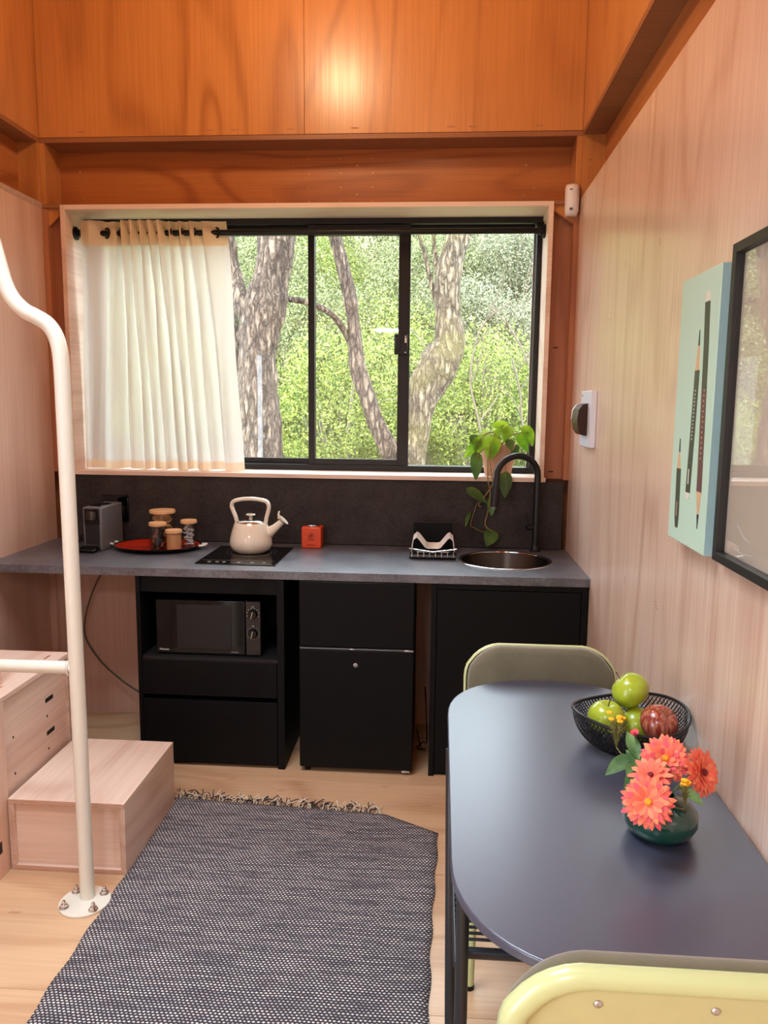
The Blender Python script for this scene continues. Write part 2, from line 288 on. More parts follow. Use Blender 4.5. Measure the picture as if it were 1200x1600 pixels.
# ------------------------------------------------------------------ mesh helpers
ORG = {}
def tag(o, label=None, cat=None, group=None, kind=None):
    if label: o['label'] = label
    if cat: o['category'] = cat
    if group: o['group'] = group
    if kind: o['kind'] = kind
    return o
def thing(name, label, cat, loc=(0, 0, 0), rz=0, group=None, kind=None):
    o = bpy.data.objects.new(name, None); COL.objects.link(o); o.empty_display_size = .05
    o.location = loc; o.rotation_euler = (0, 0, rz); ORG[o] = Vector(loc); return tag(o, label, cat, group, kind)
class MB:
    def __init__(s): s.v = []; s.f = []; s.m = []
    def face(s, idx, mi=0): s.f.append(tuple(idx)); s.m.append(mi)
    def box(s, x0, y0, z0, x1, y1, z1, mi=0):
        n = len(s.v); s.v += [(x, y, z) for z in (z0, z1) for y in (y0, y1) for x in (x0, x1)]
        for q in ((0, 2, 3, 1), (4, 5, 7, 6), (0, 1, 5, 4), (2, 6, 7, 3), (0, 4, 6, 2), (1, 3, 7, 5)): s.face([n+i for i in q], mi)
        return s
    def prism(s, poly, axis, a, b, mi=0):
        n = len(s.v); k = len(poly)
        for t in (a, b):
            for u, v in poly: s.v.append({'z': (u, v, t), 'y': (u, t, v), 'x': (t, u, v)}[axis])
        s.face(range(n+k-1, n-1, -1), mi); s.face(range(n+k, n+2*k), mi)
        for i in range(k): s.face((n+i, n+(i+1) % k, n+k+(i+1) % k, n+k+i), mi)
        return s
    def lathe(s, prof, c=(0, 0, 0), n=32, mi=0, wob=None):
        rings = []
        for r, z in prof:
            if r < 1e-6: rings.append([len(s.v)]); s.v.append((c[0], c[1], c[2]+z))
            else:
                rings.append(list(range(len(s.v), len(s.v)+n)))
                for i in range(n):
                    a = 2*PI*i/n; s.v.append((c[0]+r*math.cos(a), c[1]+r*math.sin(a), c[2]+z))
        for A, B in zip(rings, rings[1:]):
            for i in range(n):
                j = (i+1) % n
                if len(A) == 1 and len(B) == 1: break
                if len(A) == 1: s.face((A[0], B[j], B[i]), mi)
                elif len(B) == 1: s.face((A[i], A[j], B[0]), mi)
                else: s.face((A[i], A[j], B[j], B[i]), mi)
        return s
    def tube(s, pts, r, n=10, closed=False, mi=0):
        pts = [Vector(p) for p in pts]; k = len(pts); rs = r if isinstance(r, (list, tuple)) else [r]*k
        tans = []
        for i in range(k):
            a = pts[(i-1) % k] if (closed or i > 0) else pts[i]; b = pts[(i+1) % k] if (closed or i < k-1) else pts[i]
            tans.append((b-a).normalized())
        nv = tans[0].orthogonal().normalized(); rings = []
        for i in range(k):
            nv = (nv-nv.dot(tans[i])*tans[i]); nv = nv.normalized() if nv.length > 1e-6 else tans[i].orthogonal().normalized()
            bi = tans[i].cross(nv); ring = []
            for j in range(n):
                a = 2*PI*j/n; ring.append(len(s.v)); s.v.append(tuple(pts[i]+rs[i]*(math.cos(a)*nv+math.sin(a)*bi)))
            rings.append(ring)
        for i in range(k if closed else k-1):
            A, B = rings[i], rings[(i+1) % k]
            for j in range(n): s.face((A[j], A[(j+1) % n], B[(j+1) % n], B[j]), mi)
        if not closed: s.face(rings[0][::-1], mi); s.face(rings[-1], mi)
        return s
    def grid(s, fn, nu, nv, mi=0, mifn=None, wrap=False):
        n = len(s.v); w = nu if wrap else nu+1
        for j in range(nv+1):
            for i in range(w): s.v.append(tuple(fn(i/nu, j/nv)))
        for j in range(nv):
            for i in range(nu):
                a = n+j*w+i; b = n+j*w+(i+1) % w
                s.face((a, b, b+w, a+w), mifn(i/nu, j/nv) if mifn else mi)
        return s
    def xf(s, mat, start=0):
        s.v[start:] = [tuple(mat @ Vector(p)) for p in s.v[start:]]; return s
    def mesh(s, name, mats, ang=.7, rec=True):
        me = bpy.data.meshes.new(name); me.from_pydata(s.v, [], s.f)
        for m in (mats if isinstance(mats, (list, tuple)) else [mats]): me.materials.append(M[m] if isinstance(m, str) else m)
        if any(s.m): me.polygons.foreach_set('material_index', s.m)
        if rec:
            bm = bmesh.new(); bm.from_mesh(me); bmesh.ops.recalc_face_normals(bm, faces=bm.faces); bm.to_mesh(me); bm.free()
        me.polygons.foreach_set('use_smooth', [True]*len(me.polygons)); me.set_sharp_from_angle(angle=ang); me.update()
        return me
    def build(s, name, mats, parent=None, org=None, local=False, bevel=0, ang=.7, solid=0, sub=0, rec=True, label=None, cat=None, group=None, kind=None):
        o_ = Vector(org) if org else (ORG.get(parent, Vector((0, 0, 0))) if parent else Vector((0, 0, 0)))
        if not local and o_.length > 0: s.v = [tuple(Vector(p)-o_) for p in s.v]
        me = s.mesh(name, mats, ang, rec); o = bpy.data.objects.new(name, me); COL.objects.link(o)
        ORG[o] = o_
        if parent: o.parent = parent
        else: o.location = o_
        if solid: md = o.modifiers.new('solid', 'SOLIDIFY'); md.thickness = solid; md.offset = 0
        if bevel: md = o.modifiers.new('bevel', 'BEVEL'); md.width = bevel; md.segments = 2; md.limit_method = 'ANGLE'; md.angle_limit = .7
        if sub: md = o.modifiers.new('sub', 'SUBSURF'); md.levels = sub; md.render_levels = sub
        return tag(o, label, cat, group, kind)
def bx(*a): return MB().box(*a)
def smooth_path(pts, k=6, closed=False):
    P = [Vector(p) for p in pts]; n = len(P); out = []
    for i in range(n if closed else n-1):
        g = (lambda q: P[q % n]) if closed else (lambda q: P[max(0, min(n-1, q))])
        a, b, c, d = g(i-1), g(i), g(i+1), g(i+2)
        for t in range(k):
            t /= k; out.append(.5*((2*b)+(c-a)*t+(2*a-5*b+4*c-d)*t*t+(3*b-a-3*c+d)*t**3))
    if not closed: out.append(P[-1])
    return out
def text(body, size, mat, parent, M4, name='lettering', ext=.0004, align='CENTER'):
    cu = bpy.data.curves.new(name, 'FONT'); cu.body = body; cu.size = size; cu.extrude = ext; cu.align_x = align; cu.align_y = 'CENTER'; cu.resolution_u = 2
    cu.materials.append(M[mat]); tmp = bpy.data.objects.new(name, cu); me = bpy.data.meshes.new_from_object(tmp); bpy.data.objects.remove(tmp); me.name = name; o = bpy.data.objects.new(name, me); COL.objects.link(o); o.parent = parent
    m = M4.copy(); m.translation = m.translation-ORG.get(parent, Vector((0, 0, 0))); o.matrix_local = m; return o
FRONT = lambda x, y, z: Matrix.Translation((x, y, z)) @ Euler((PI/2, 0, 0)).to_matrix().to_4x4()      # faces -Y
XL, XR = -1.925, 0.6145
YB = -5.3
# ------------------------------------------------------------------ structure
flo = thing('floor', 'pale plywood floor sheets with grain running across the room', None, kind='structure')
bx(XL-.2, YB-.1, -.06, XR+.2, .2, -.018).build('underlay', 'floor', flo)
for y0, y1 in ((-.735, .0), (-1.961, -.735), (-3.18, -1.961), (-4.4, -3.18), (YB, -4.4)):
    bx(XL, y0+.0006, -.018, XR, y1-.0006, 0).build('panel', 'floor', flo, bevel=.0006)
for x, y in ((-1.28, -1.66), (-1.33, -1.85), (-.56, -.77), (-.2, -.76), (-.85, -.75), (-.03, -.9), (.02, -1.35), (-.62, -.83)):   # oblong plug marks
    for d in (0, .006): bx(x-.018+d, y-.001+d, -.001, x+.018+d, y+.0006+d, .0004).build('plug_mark', 'post', flo)
bx(XL-.2, YB-.1, 3.95, XR+.2, .25, 4.0).build('ceiling', 'ceil', label='plywood ceiling above the tall room', kind='structure')
bx(XL-.118, YB, 2.42, XR+.118, -3.25, 2.50).build('ceiling', 'ceil', label='unseen loft slab added over the rear of the room to block light', kind='structure')  # added out of view, keeps the lower lamp off the upper walls
wb = thing('wall_back', 'window wall of orange and pale plywood cassettes', None, kind='structure')
for x0, x1 in ((XL, -.655), (-.655, XR)):
    bx(x0+.0008, 0, 2.792, x1-.0008, .018, 3.95).build('panel', 'ply_up', wb, bevel=.0006)
bx(XL, .0, 2.768, XR, .172, 2.790).build('lip', 'ply_lip_shaded', wb, bevel=.001)
bx(XL-.1, .155, 2.47, XR+.1, .174, 2.79).build('panel', 'ply_band', wb)
for x0, x1 in ((XL, XL+.025), (XR-.025, XR)):
    bx(x0, .0, 2.49, x1, .155, 2.768).build('post', 'ply_up', wb, bevel=.001)
    bx(x0, .0, 1.208, x1, .1, 2.47).build('post', 'post', wb, bevel=.001)
bx(XL, .0, 2.472, XR, .155, 2.49).build('lip', 'ply_lip_shaded', wb, bevel=.001)
# narrow recesses either side of the window with sloping gusset at the head
for x0, x1, sg in ((XL+.025, -1.834, -1), (.497, XR-.025, 1)):
    bx(x0, .055, 1.208, x1, .07, 2.472).build('panel', 'post', wb)
    xi, xo = (x1, x0) if sg < 0 else (x0, x1)
    MB().prism([(xi, 2.472), (xo, 2.472), (xo, 2.39), (xi, 2.45)], 'y', .012, .03).build('gusset', 'ply_up', wb)
    for z in (1.24, 1.83): bx(xi-.012+.04*sg, .053, z, xi+.012+.04*sg, .0551, z+.006).build('plug_mark', 'blackin', wb)
bx(XL-.1, .1, .0, XR+.1, .118, 1.208).build('panel', 'post', wb)
bx(XL, -.10, 0, XR, -.085, .835).build('panel', 'pinkl', wb)
bx(XL, -.112, 0, XL+.035, -.10, .835).build('post', 'pinkl', wb)
bx(XL-.1, .175, 2.487, XR+.1, .26, 4.0).build('sheathing', 'ply_up', wb)
bx(XL-.1, .118, 0, XR+.1, .26, 1.198).build('sheathing', 'ply_up', wb)
bx(XL-.1, .118, 1.198, -1.834, .26, 2.464).build('sheathing', 'ply_up', wb)
bx(.497, .118, 1.198, XR+.1, .26, 2.464).build('sheathing', 'ply_up', wb)
scr = MB().lathe([(0, .0012), (.0022, .0012), (.003, .0)], n=10).xf(Matrix.Rotation(PI/2, 4, 'X')).mesh('screw', 'brass')
scr_b = MB().lathe([(0, .0016), (.0036, .0016), (.0055, .0)], n=12).xf(Matrix.Rotation(PI/2, 4, 'X')).mesh('screw', 'brass')
def screw(p, x, y, z, big=False, rz=0):
    o = bpy.data.objects.new('screw', scr_b if big else scr); COL.objects.link(o); o.parent = p; o.location = (x, y, z); o.rotation_euler = (0, 0, rz)
for bxx in (-.815, -.66, -.505, -.35):
    for i, z in enumerate((2.725, 2.66, 2.595, 2.53)): screw(wb, bxx, .1545, z)
    if bxx in (-.815, -.505):
        for z in (2.695, 2.56): screw(wb, bxx+.08, .1545, z, True)
for x, z in ((-1.80, 2.68), (-1.79, 2.55), (.38, 2.69), (.375, 2.55)): screw(wb, x, .1545, z, True)
for x, z in ((.34, 2.66), (.42, 2.655), (.335, 2.585), (.42, 2.582)): screw(wb, x, .1545, z)
text('WE (OR 1', .03, 'post', wb, FRONT(.40, .1535, 2.535), 'pencil_lettering', ext=.0002)
for x in (-1.72, -1.1, -.98, -.72, -.42, .02, .12, .42): bx(x-.018, -.0006, 2.812, x+.018, .0005, 2.818).build('plug_mark', 'post', wb)
wr = thing('wall_right', 'right-hand plywood wall fading from orange to pale pink', None, kind='structure')
for y0, y1 in ((-1.25, 0), (-2.47, -1.25), (-3.7, -2.47), (YB, -3.7)):
    bx(XR, y0+.0006, 0, XR+.018, y1-.0006, 2.494).build('panel', 'pink', wr, bevel=.0006)
bx(XR+.1, YB, 2.3, XR+.118, .12, 2.80).build('panel', 'ply_bandy', wr)
bx(XR, YB, 2.768, XR+.1, 0, 2.790).build('lip', 'ply_lip_shaded', wr)
bx(XR, YB, 2.790, XR+.018, 0, 3.95).build('panel', 'ply_up', wr)
bx(XR, -.018, 2.494, XR+.1, 0, 2.768).build('post', 'ply_up', wr)
bx(XR+.118, YB-.1, 0, XR+.2, .26, 4.0).build('sheathing', 'ply_up', wr)
for z in (2.74, 2.66, 2.57): screw(wr, XR+.035, -.018, z)
for y in (-1.0, -1.6, -2.2): screw(wr, XR+.0995, y, 2.70, True, PI/2)
for y, z in ((-1.0, 2.03), (-1.42, 2.02), (-.8, 1.86), (-1.22, .99), (-1.6, 1.0)):
    for k in range(3): bx(XR-.0005, y-.012+.004*k, z+.008*k, XR+.001, y+.012+.004*k, z+.0015+.008*k).build('plug_mark', 'post', wr)
wl = thing('wall_left', 'left-hand plywood wall, pale below and orange above', None, kind='structure')
for y0, y1, z0 in ((-1.25, 0, 0), (-2.47, -1.25, 0), (-3.9, -2.47, 0), (-5.0, -3.9, 2.12), (YB, -5.0, 0)):
    bx(XL-.018, y0+.0006, z0, XL, y1-.0006, 2.494).build('panel', 'pinkl', wl, bevel=.0006)
bx(XL-.018, YB, 2.470, XL+.0015, 0, 2.496).build('lip', 'edge', wl)
bx(XL-.118, YB, 2.3, XL-.1, .12, 2.80).build('panel', 'ply_bandy', wl)
bx(XL-.1, YB, 2.768, XL, 0, 2.790).build('lip', 'ply_lip_shaded', wl)
bx(XL-.018, YB, 2.790, XL, 0, 3.95).build('panel', 'ply_up', wl)
bx(XL-.1, -.018, 2.494, XL, 0, 2.768).build('post', 'ply_up', wl)
for y0, y1, z0 in ((YB-.1, -5.0, 0), (-5.0, -3.9, 2.12), (-3.9, .26, 0)): bx(XL-.2, y0, z0, XL-.018 if z0 == 0 and False else XL-.118, y1, 4.0).build('sheathing', 'ply_up', wl)
for y in (-5.02, -3.9): bx(XL-.2, y, 0, XL, y+.02, 2.12).build('added_door_jamb', 'pinkx', wl)  # unseen doorway behind the camera, added to let daylight in
bx(XL-.2, -5.0, 2.10, XL, -3.9, 2.12).build('added_door_head', 'pinkx', wl)
for y in (-.18, -.3):
    for z in (2.72, 2.58): screw(wl, XL-.0995, y, z, True, PI/2)
wf = thing('wall_rear', 'plain plywood wall behind the viewer', None, kind='structure')
for x0, x1 in ((XL-.1, -.655), (-.655, XR+.1)): bx(x0+.0006, YB-.1, 0, x1-.0006, YB, 4).build('panel', 'pinkx', wf)

# ------------------------------------------------------------------ window
wi = thing('window_1', 'black aluminium sliding window in a plywood reveal', None, kind='structure')
FX0, FX1, FZ0, FZ1, FY = -1.812, .475, 1.218, 2.464, .2
rv = bx(-1.834, -.008, 1.218, -1.812, .30, 2.486).build('reveal', 'pinky', wi, bevel=.001)
bx(.475, -.008, 1.218, .497, .30, 2.486).build('reveal', 'sill', wi, bevel=.001)
bx(-1.812, -.008, 2.464, .475, .30, 2.486).build('reveal', 'sill', wi, bevel=.001)
bx(-1.845, -.022, 1.197, .505, .30, 1.218).build('window_sill', 'sill', wi, bevel=.002)
fr = MB().box(FX0, FY, FZ1-.028, FX1, FY+.09, FZ1).box(FX0, FY, FZ0, FX1, FY+.09, FZ0+.03).box(FX0, FY, FZ0+.03, FX0+.03, FY+.09, FZ1-.03).box(FX1-.026, FY, FZ0+.03, FX1, FY+.09, FZ1-.03)
fr.build('window_frame', 'alu', wi, bevel=.002)
bx(FX0+.03, FY+.05, FZ1-.052, -.163, FY+.085, FZ1-.03).build('track', 'alu', wi)
bx(FX1-.036, FY+.055, FZ0+.03, FX1-.026, FY+.065, FZ1-.052).build('seal', 'white', wi)
def sash(x0, x1, z0, z1, y, wl_, wr_, wt, wbt):
    s = MB().box(x0, y, z0, x0+wl_, y+.03, z1).box(x1-wr_, y, z0, x1, y+.03, z1).box(x0+wl_, y, z1-wt, x1-wr_, y+.03, z1).box(x0+wl_, y, z0, x1-wr_, y+.03, z0+wbt)
    o = s.build('sash', 'alu', wi, bevel=.0015)
    bx(x0+wl_, y+.012, z0+wbt, x1-wr_, y+.018, z1-wt).build('pane', 'glass', o); return o
sash(-1.782, -.645, 1.248, 2.434, FY+.045, .035, .036, .04, .028)
s2 = sash(-.675, -.163, 1.248, 2.434, FY+.008, .032, .058, .05, .030)
sash(-.20, .445, 1.235, 2.436, FY+.05, .03, .004, .012, .012)
la = MB().box(-.238, FY-.022, 1.805, -.172, FY+.009, 1.905).box(-.232, FY-.030, 1.825, -.205, FY-.02, 1.885).build('latch', 'alu', s2, bevel=.003)
bx(-.186, FY-.0235, 1.862, -.176, FY-.0215, 1.887).build('sticker', 'white', la)
for z in (1.815, 1.893): MB().lathe([(0, .002), (.003, .002), (.004, 0)], n=8).xf(Matrix.Translation((-.182, FY-.0215, z)) @ Matrix.Rotation(PI/2, 4, 'X')).build('screw', 'steel', la)
# curtain rod and curtain
cr = thing('curtain_rod', 'black curtain rod across the head of the window reveal', 'curtain rod', (-.67, .1, 2.375))
MB().tube([(-1.80, .1, 2.375), (.463, .1, 2.378)], .014, 16).build('rod', 'rod', cr)
for x in (-1.812, .475):
    sg = 1 if x < 0 else -1
    b_ = MB().lathe([(0, 0), (.032, 0), (.032, .008), (.018, .012), (.018, .028), (0, .028)], n=24).xf(Matrix.Translation((x, .1, 2.376)) @ Matrix.Rotation(sg*PI/2, 4, 'Y')).build('bracket', 'rod', cr)
bx(.461, .092, 2.345, .469, .108, 2.42).build('hook', 'rod', cr, bevel=.003)
top_px = [128, 146, 161, 180, 190, 196, 203, 210, 217, 224, 231, 238, 245, 252, 259, 266, 274, 282, 290, 299, 312, 318, 352]
bot_px = [134, 150, 166, 184, 200, 212, 224, 234, 243, 250, 258, 266, 275, 284, 292, 300, 308, 317, 326, 336, 349, 358, 382]
def px2x(px, t): return (-1.776+(px-128)/220*.703) if t else (-1.806+(px-135)/245*.816)
TX = [px2x(p, 1) for p in top_px]; BX = [px2x(p, 0) for p in bot_px]; NK = len(TX)-1
def curt(u, v):
    q = u*NK; i = min(NK-1, int(q)); f = q-i
    tx = TX[i]*(1-f)+TX[i+1]*f; bx_ = BX[i]*(1-f)+BX[i+1]*f
    w = (1-v)**.85
    x = bx_*(w)+tx*(1-w); x += .012*math.sin(7*w+2.3*q)*w*(1-w)*2
    wid = (TX[i+1]-TX[i])
    amp = .026+.010*w
    wide = min(1, wid/.055)
    fwd = (max(0, min(1, (q-4.2)/.8))*max(0, min(1, (14.2-q)/.8))+max(0, min(1, (2.3-q)/.5)))*v**3
    y = .1-.004+amp*math.cos(PI*q+w*.35*math.sin(q*.9))*(1-.35*wide) + .006*w*math.sin(3.1*q)+.004*math.sin(11*q+5*w)*w
    y -= .034*fwd
    z = 1.2215+v*(2.432-1.2215)-(.006*abs(math.sin(PI*q*.5)))*v + .004*math.sin(q*1.7)*w
    return (x, y-.01*w, z)
cu = thing('curtain', 'sheer cream curtain gathered at the left half of the window', 'curtain', (-1.4, .1, 1.22))
NV = 60
MB().grid(lambda u, v: curt(u, .034+v*(.905-.034)), NK*10, NV).build('cloth', 'curtain', cu, rec=False, ang=3)
MB().grid(lambda u, v: curt(u, .905+v*.095), NK*10, 8).build('heading', 'hem', cu, rec=False, ang=3, label='doubled heading band with black eyelets')
MB().grid(lambda u, v: curt(u, v*.034), NK*10, 3).build('hem', 'hem', cu, rec=False, ang=3, label='doubled bottom hem')
for px, rot in ((167, .95), (189, .35), (267, .3), (284, .35), (303, .55), (338, .85)):
    x = px2x(px, 1)
    ring = [(0, .022*math.cos(a*PI/12), .022*math.sin(a*PI/12)) for a in range(24)]
    MB().tube(ring, .0052, 8, closed=True).xf(Matrix.Translation((x, .1, 2.376)) @ Matrix.Rotation(rot, 4, 'Z')).build('eyelet', 'rod', cu)

# ------------------------------------------------------------------ counter run
CZ = .87
bx(XL+.08, -.012, CZ+.003, .592, -.0, 1.196).build('splashback', 'splash', org=(-.66, 0, CZ+.003), bevel=.001, label='charcoal stone-look splashback panel beneath the window sill', cat='splashback')
# worktop with a round hole for the sink
SX, SY, SR = .30, -.30, .204
def worktop():
    bm = bmesh.new(); ps = [(XL, -.65), (XR, -.65), (XR, -.001), (XL, -.001)]; N = 64
    ov = [bm.verts.new((x, y, 0)) for x, y in ps]; oe = [bm.edges.new((ov[i], ov[(i+1) % 4])) for i in range(4)]
    iv = [bm.verts.new((SX+SR*math.cos(2*PI*i/N), SY+SR*math.sin(2*PI*i/N), 0)) for i in range(N)]; ie = [bm.edges.new((iv[i], iv[(i+1) % N])) for i in range(N)]
    bmesh.ops.triangle_fill(bm, edges=oe+ie, use_beauty=True)
    r = bmesh.ops.extrude_face_region(bm, geom=bm.faces[:]); bmesh.ops.translate(bm, verts=[e for e in r['geom'] if isinstance(e, bmesh.types.BMVert)], vec=(0, 0, -.034))
    bmesh.ops.recalc_face_normals(bm, faces=bm.faces)
    me = bpy.data.meshes.new('worktop'); bm.to_mesh(me); bm.free(); me.materials.append(M['slab'])
    o = bpy.data.objects.new('worktop', me); COL.objects.link(o); o.location = (0, 0, CZ); ORG[o] = Vector((0, 0, CZ)); return o
tag(worktop(), 'long charcoal stone-look worktop running wall to wall', 'worktop')
# microwave cabinet
cb = thing('kitchen_cabinet', 'black cabinet with microwave niche and two wide drawers', 'cabinet', (-.95, -.33, 0))
CX0, CX1, CY0, CY1, CT = -1.27, -.637, -.645, -.12, .8355
bx(CX0, CY0, .0, CX0+.018, CY1, CT).build('side_panel', 'black', cb, bevel=.001); bx(CX1-.03, CY0, .0, CX1, CY1, CT).build('side_panel', 'black', cb, bevel=.001)
bx(CX0+.018, CY0+.012, .765, CX1-.03, CY1, CT).build('top_rail', 'black', cb)
bx(CX0+.018, CY1-.01, .0, CX1-.03, CY1, .765).build('back_panel', 'blackin', cb)
bx(CX0+.018, CY0+.012, .468, CX1-.03, CY1-.01, .484).build('shelf', 'blackin', cb)
bx(CX0+.018, CY0+.03, .0, CX1-.03, CY0+.05, .03).build('kickboard', 'blackin', cb)
for z0, z1 in ((.318, .468), (.018, .296)):
    d = bx(CX0+.020, CY0, z0, CX1-.033, CY0+.018, z1).build('drawer', 'black', cb, bevel=.001)
    bx(CX0+.03, CY0+.018, z0+.01, CX1-.043, CY1-.03, z1-.02).build('drawer_box', 'blackin', d)
# microwave
MY = -.60
mc = thing('microwave', 'black microwave with two round dials inside the cabinet niche', 'microwave', (-.965, MY+.2, .485))
bx(-1.200, MY+.012, .489, -.745, MY+.34, .728).build('body', 'gloss', mc, bevel=.004)
dr = bx(-1.200, MY-.006, .491, -.812, MY+.012, .726).build('door', 'gloss', mc, bevel=.003)
bx(-1.108, MY-.0085, .515, -.872, MY-.006, .706).build('door_window', 'blackin', dr, bevel=.001)
bx(-.842, MY-.011, .53, -.834, MY-.006, .70).build('handle', 'grey', dr, bevel=.002) if False else None
cp = bx(-.809, MY-.006, .491, -.746, MY+.012, .726).build('control_panel', 'stile', mc, bevel=.002)
bx(-.802, MY-.0078, .496, -.752, MY-.006, .516).build('door_button', 'stile', cp, bevel=.001)
for i, z in enumerate((.672, .588)):
    kn = MB().lathe([(0, .016), (.017, .016), (.0195, .012), (.0205, 0), (0, 0)], n=28).xf(Matrix.Translation((-.778, MY-.006, z)) @ Matrix.Rotation(PI/2, 4, 'X')).build('dial', 'gloss', cp, ang=.5)
    MB().tube([(-.7765, MY-.0225, z+.012), (-.7835, MY-.0225, z-.016)], .0011, 6).build('pointer', 'pale', kn)
    mk = MB(); n = 8 if i == 0 else 16
    for k in range(n):
        a = PI*(-.1+1.2*k/(n-1)) if i == 0 else 2*PI*k/n+.2
        cxm, czm = -.778+.0265*math.cos(a), z+.0265*math.sin(a); r = .0014 if i == 0 else .0009
        mk.box(cxm-r, MY-.0068, czm-r, cxm+r, MY-.0058, czm+r)
    mk.build('scale_marks', 'pale', cp, kind='stuff')
    bx(-.782, MY-.0068, z+.031, -.774, MY-.0058, z+.0335).build('print', 'pale', cp)
text('Hisense', .013, 'pale', dr, FRONT(-1.166, MY-.0066, .507))
text('QUICK DEFROST', .0042, 'pale', dr, FRONT(-.858, MY-.0066, .502))
# fridge
fg = thing('mini_fridge', 'black two-door mini fridge with small round lock', 'fridge', (-.33, -.38, 0))
GX0, GX1, GY = -.572, -.092, -.655
bx(GX0+.006, GY+.045, .025, GX1-.006, -.12, .832).build('body', 'black', fg, bevel=.004)
bx(GX0, GY, .553, GX1, GY+.042, .834).build('freezer_door', 'black', fg, bevel=.006)
fd = bx(GX0, GY, .022, GX1, GY+.042, .543).build('fridge_door', 'black', fg, bevel=.006)
MB().lathe([(0, .004), (.006, .004), (.0095, .0035), (.0105, 0), (0, 0)], n=20).xf(Matrix.Translation((-.334, GY, .480)) @ Matrix.Rotation(PI/2, 4, 'X')).build('lock', 'steel', fd)
bx(GX0+.003, GY-.001, .5445, GX1-.003, GY+.03, .5500).build('trim_strip', 'grey', fg, bevel=.001)
bx(-.362, GY-.004, .545, -.338, GY+.01, .551).build('keeper', 'steel', fg, bevel=.001)
bx(GX1-.04, GY-.003, .5435, GX1-.002, GY+.02, .5515).build('hinge', 'steel', fg, bevel=.001)
bx(GX1-.045, GY+.005, .010, GX1-.010, GY+.035, .020).build('hinge', 'steel', fg, bevel=.001)
for x in (GX0+.03, GX1-.02):
    for y in (GY+.03, -.16): MB().lathe([(0, 0), (.013, 0), (.013, .012), (.007, .014), (.007, .026), (0, .026)], (x, y, 0), 14).build('foot', 'gloss', fg)
# sink cabinet
sc_ = thing('kitchen_cabinet', 'black one-door cabinet supporting the round sink', 'cabinet', (.3, -.33, 0))
SX0, SX1 = -.024, .607
bx(SX0, CY0, 0, SX0+.022, CY1, CT).build('side_panel', 'black', sc_, bevel=.001); bx(SX1-.022, CY0, 0, SX1, CY1, CT).build('side_panel', 'black', sc_, bevel=.001)
bx(SX0+.022, CY0+.004, .812, SX1-.022, CY0+.022, CT).build('top_rail', 'black', sc_)
bx(SX0+.022, CY0+.02, 0, SX1-.022, CY1, .02).build('bottom_panel', 'black', sc_)
bx(SX0+.024, CY0+.006, .012, SX1-.024, CY0+.024, .808).build('door', 'black', sc_, bevel=.001)
# cable tangle by the fridge and behind the left unit
MB().tube(smooth_path([(-.085, -.2, .012), (-.06, -.38, .006), (-.04, -.45, .03), (-.075, -.5, .055), (-.05, -.42, .05), (-.035, -.3, .01), (-.05, -.13, .2)], 6), .003, 6).build('cable', 'gloss', org=(-.06, -.4, 0), label='thin black cord curled between the fridge and sink cabinet', cat='cord')
MB().tube(smooth_path([(-1.30, -.12, .825), (-1.55, -.15, .80), (-1.66, -.16, .68), (-1.73, -.16, .45), (-1.68, -.14, .30), (-1.55, -.16, .19), (-1.40, -.2, .12), (-1.285, -.28, .09)], 8), .0045, 8).build('cable', 'cable', org=(-1.5, -.15, .1), label='grey cable hanging in a loop below the left of the worktop', cat='cord')
bx(-1.50, -.46, .818, -1.30, -.41, .8355).build('power_strip', 'gloss', org=(-1.4, -.43, .82), bevel=.003, label='flat black power strip fixed under the worktop left end', cat='power strip')

# ------------------------------------------------------------------ steps and handrail
st = thing('step_box', 'low whitewashed plywood box step beside the woven rug', 'step', (-1.21, -1.2, 0))
X0, X1, Y0, Y1, H = -1.408, -1.012, -1.442, -.962, .252
bx(X0, Y0, H-.018, X1, Y1, H).build('top', 'pinky', st, bevel=.0012)
bx(X0, Y0, 0, X1, Y1, .018).build('base', 'pinkx', st, bevel=.0012)
for a in (X0, X1-.018): bx(a, Y0, .018, a+.018, Y1, H-.018).build('side_panel', 'pinky', st, bevel=.0012)
bx(X0+.018, Y0+.012, .018, X1-.018, Y0+.03, H-.018).build('front_panel', 'pinkx', st, bevel=.0008)
bx(X0+.018, Y1-.018, .018, X1-.018, Y1, H-.018).build('back_panel', 'pinkx', st)
for k in range(4):   # ply veneers showing on the front edges
    o = .003+.0042*k
    bx(X0, Y0-.0006, H-o-.001, X1, Y0, H-o).build('veneer_line', 'post', st); bx(X1-o-.001, Y0-.0006, 0, X1-o, Y0, H-.018).build('veneer_line', 'post', st)
    bx(X0+o, Y0-.0006, 0, X0+o+.001, Y0, H-.018).build('veneer_line', 'post', st); bx(X0+.018, Y0-.0006, o, X1-.018, Y0, o+.001).build('veneer_line', 'post', st)
sb = thing('stair_cabinet', 'tall plywood stair box with slotted side panel by left wall', 'stair', (-1.66, -1.5, 0))
BX1, BT = -1.412, .60
bx(XL+.001, -2.4, BT-.018, BX1, -.962, BT).build('top', 'pinky', sb, bevel=.0012)
SP = MB(); yy = [(-1.442+.02), -.962]
bx(BX1-.018-.012, -1.43, .0, BX1-.012, -.962, BT-.018).build('side_panel', 'pinky', sb)
bx(BX1-.018, -2.4, .0, BX1, -1.43, BT-.018).build('side_panel', 'pinkl', sb, bevel=.001)
bx(BX1-.012, -.985, .0, BX1, -.962, BT-.018).build('stile', 'edge', sb)
bx(XL+.001, -.98, 0, BX1-.03, -.962, BT-.018).build('back_panel', 'pinkl', sb)
for y, z in ((-1.11, .47), (-1.11, .345)): bx(BX1-.0125, y-.028, z-.008, BX1-.0113, y+.028, z+.008).build('slot', 'blackin', sb)
bx(BX1-.0005, -1.50, .085, BX1+.0006, -1.482, .125).build('slot', 'blackin', sb)
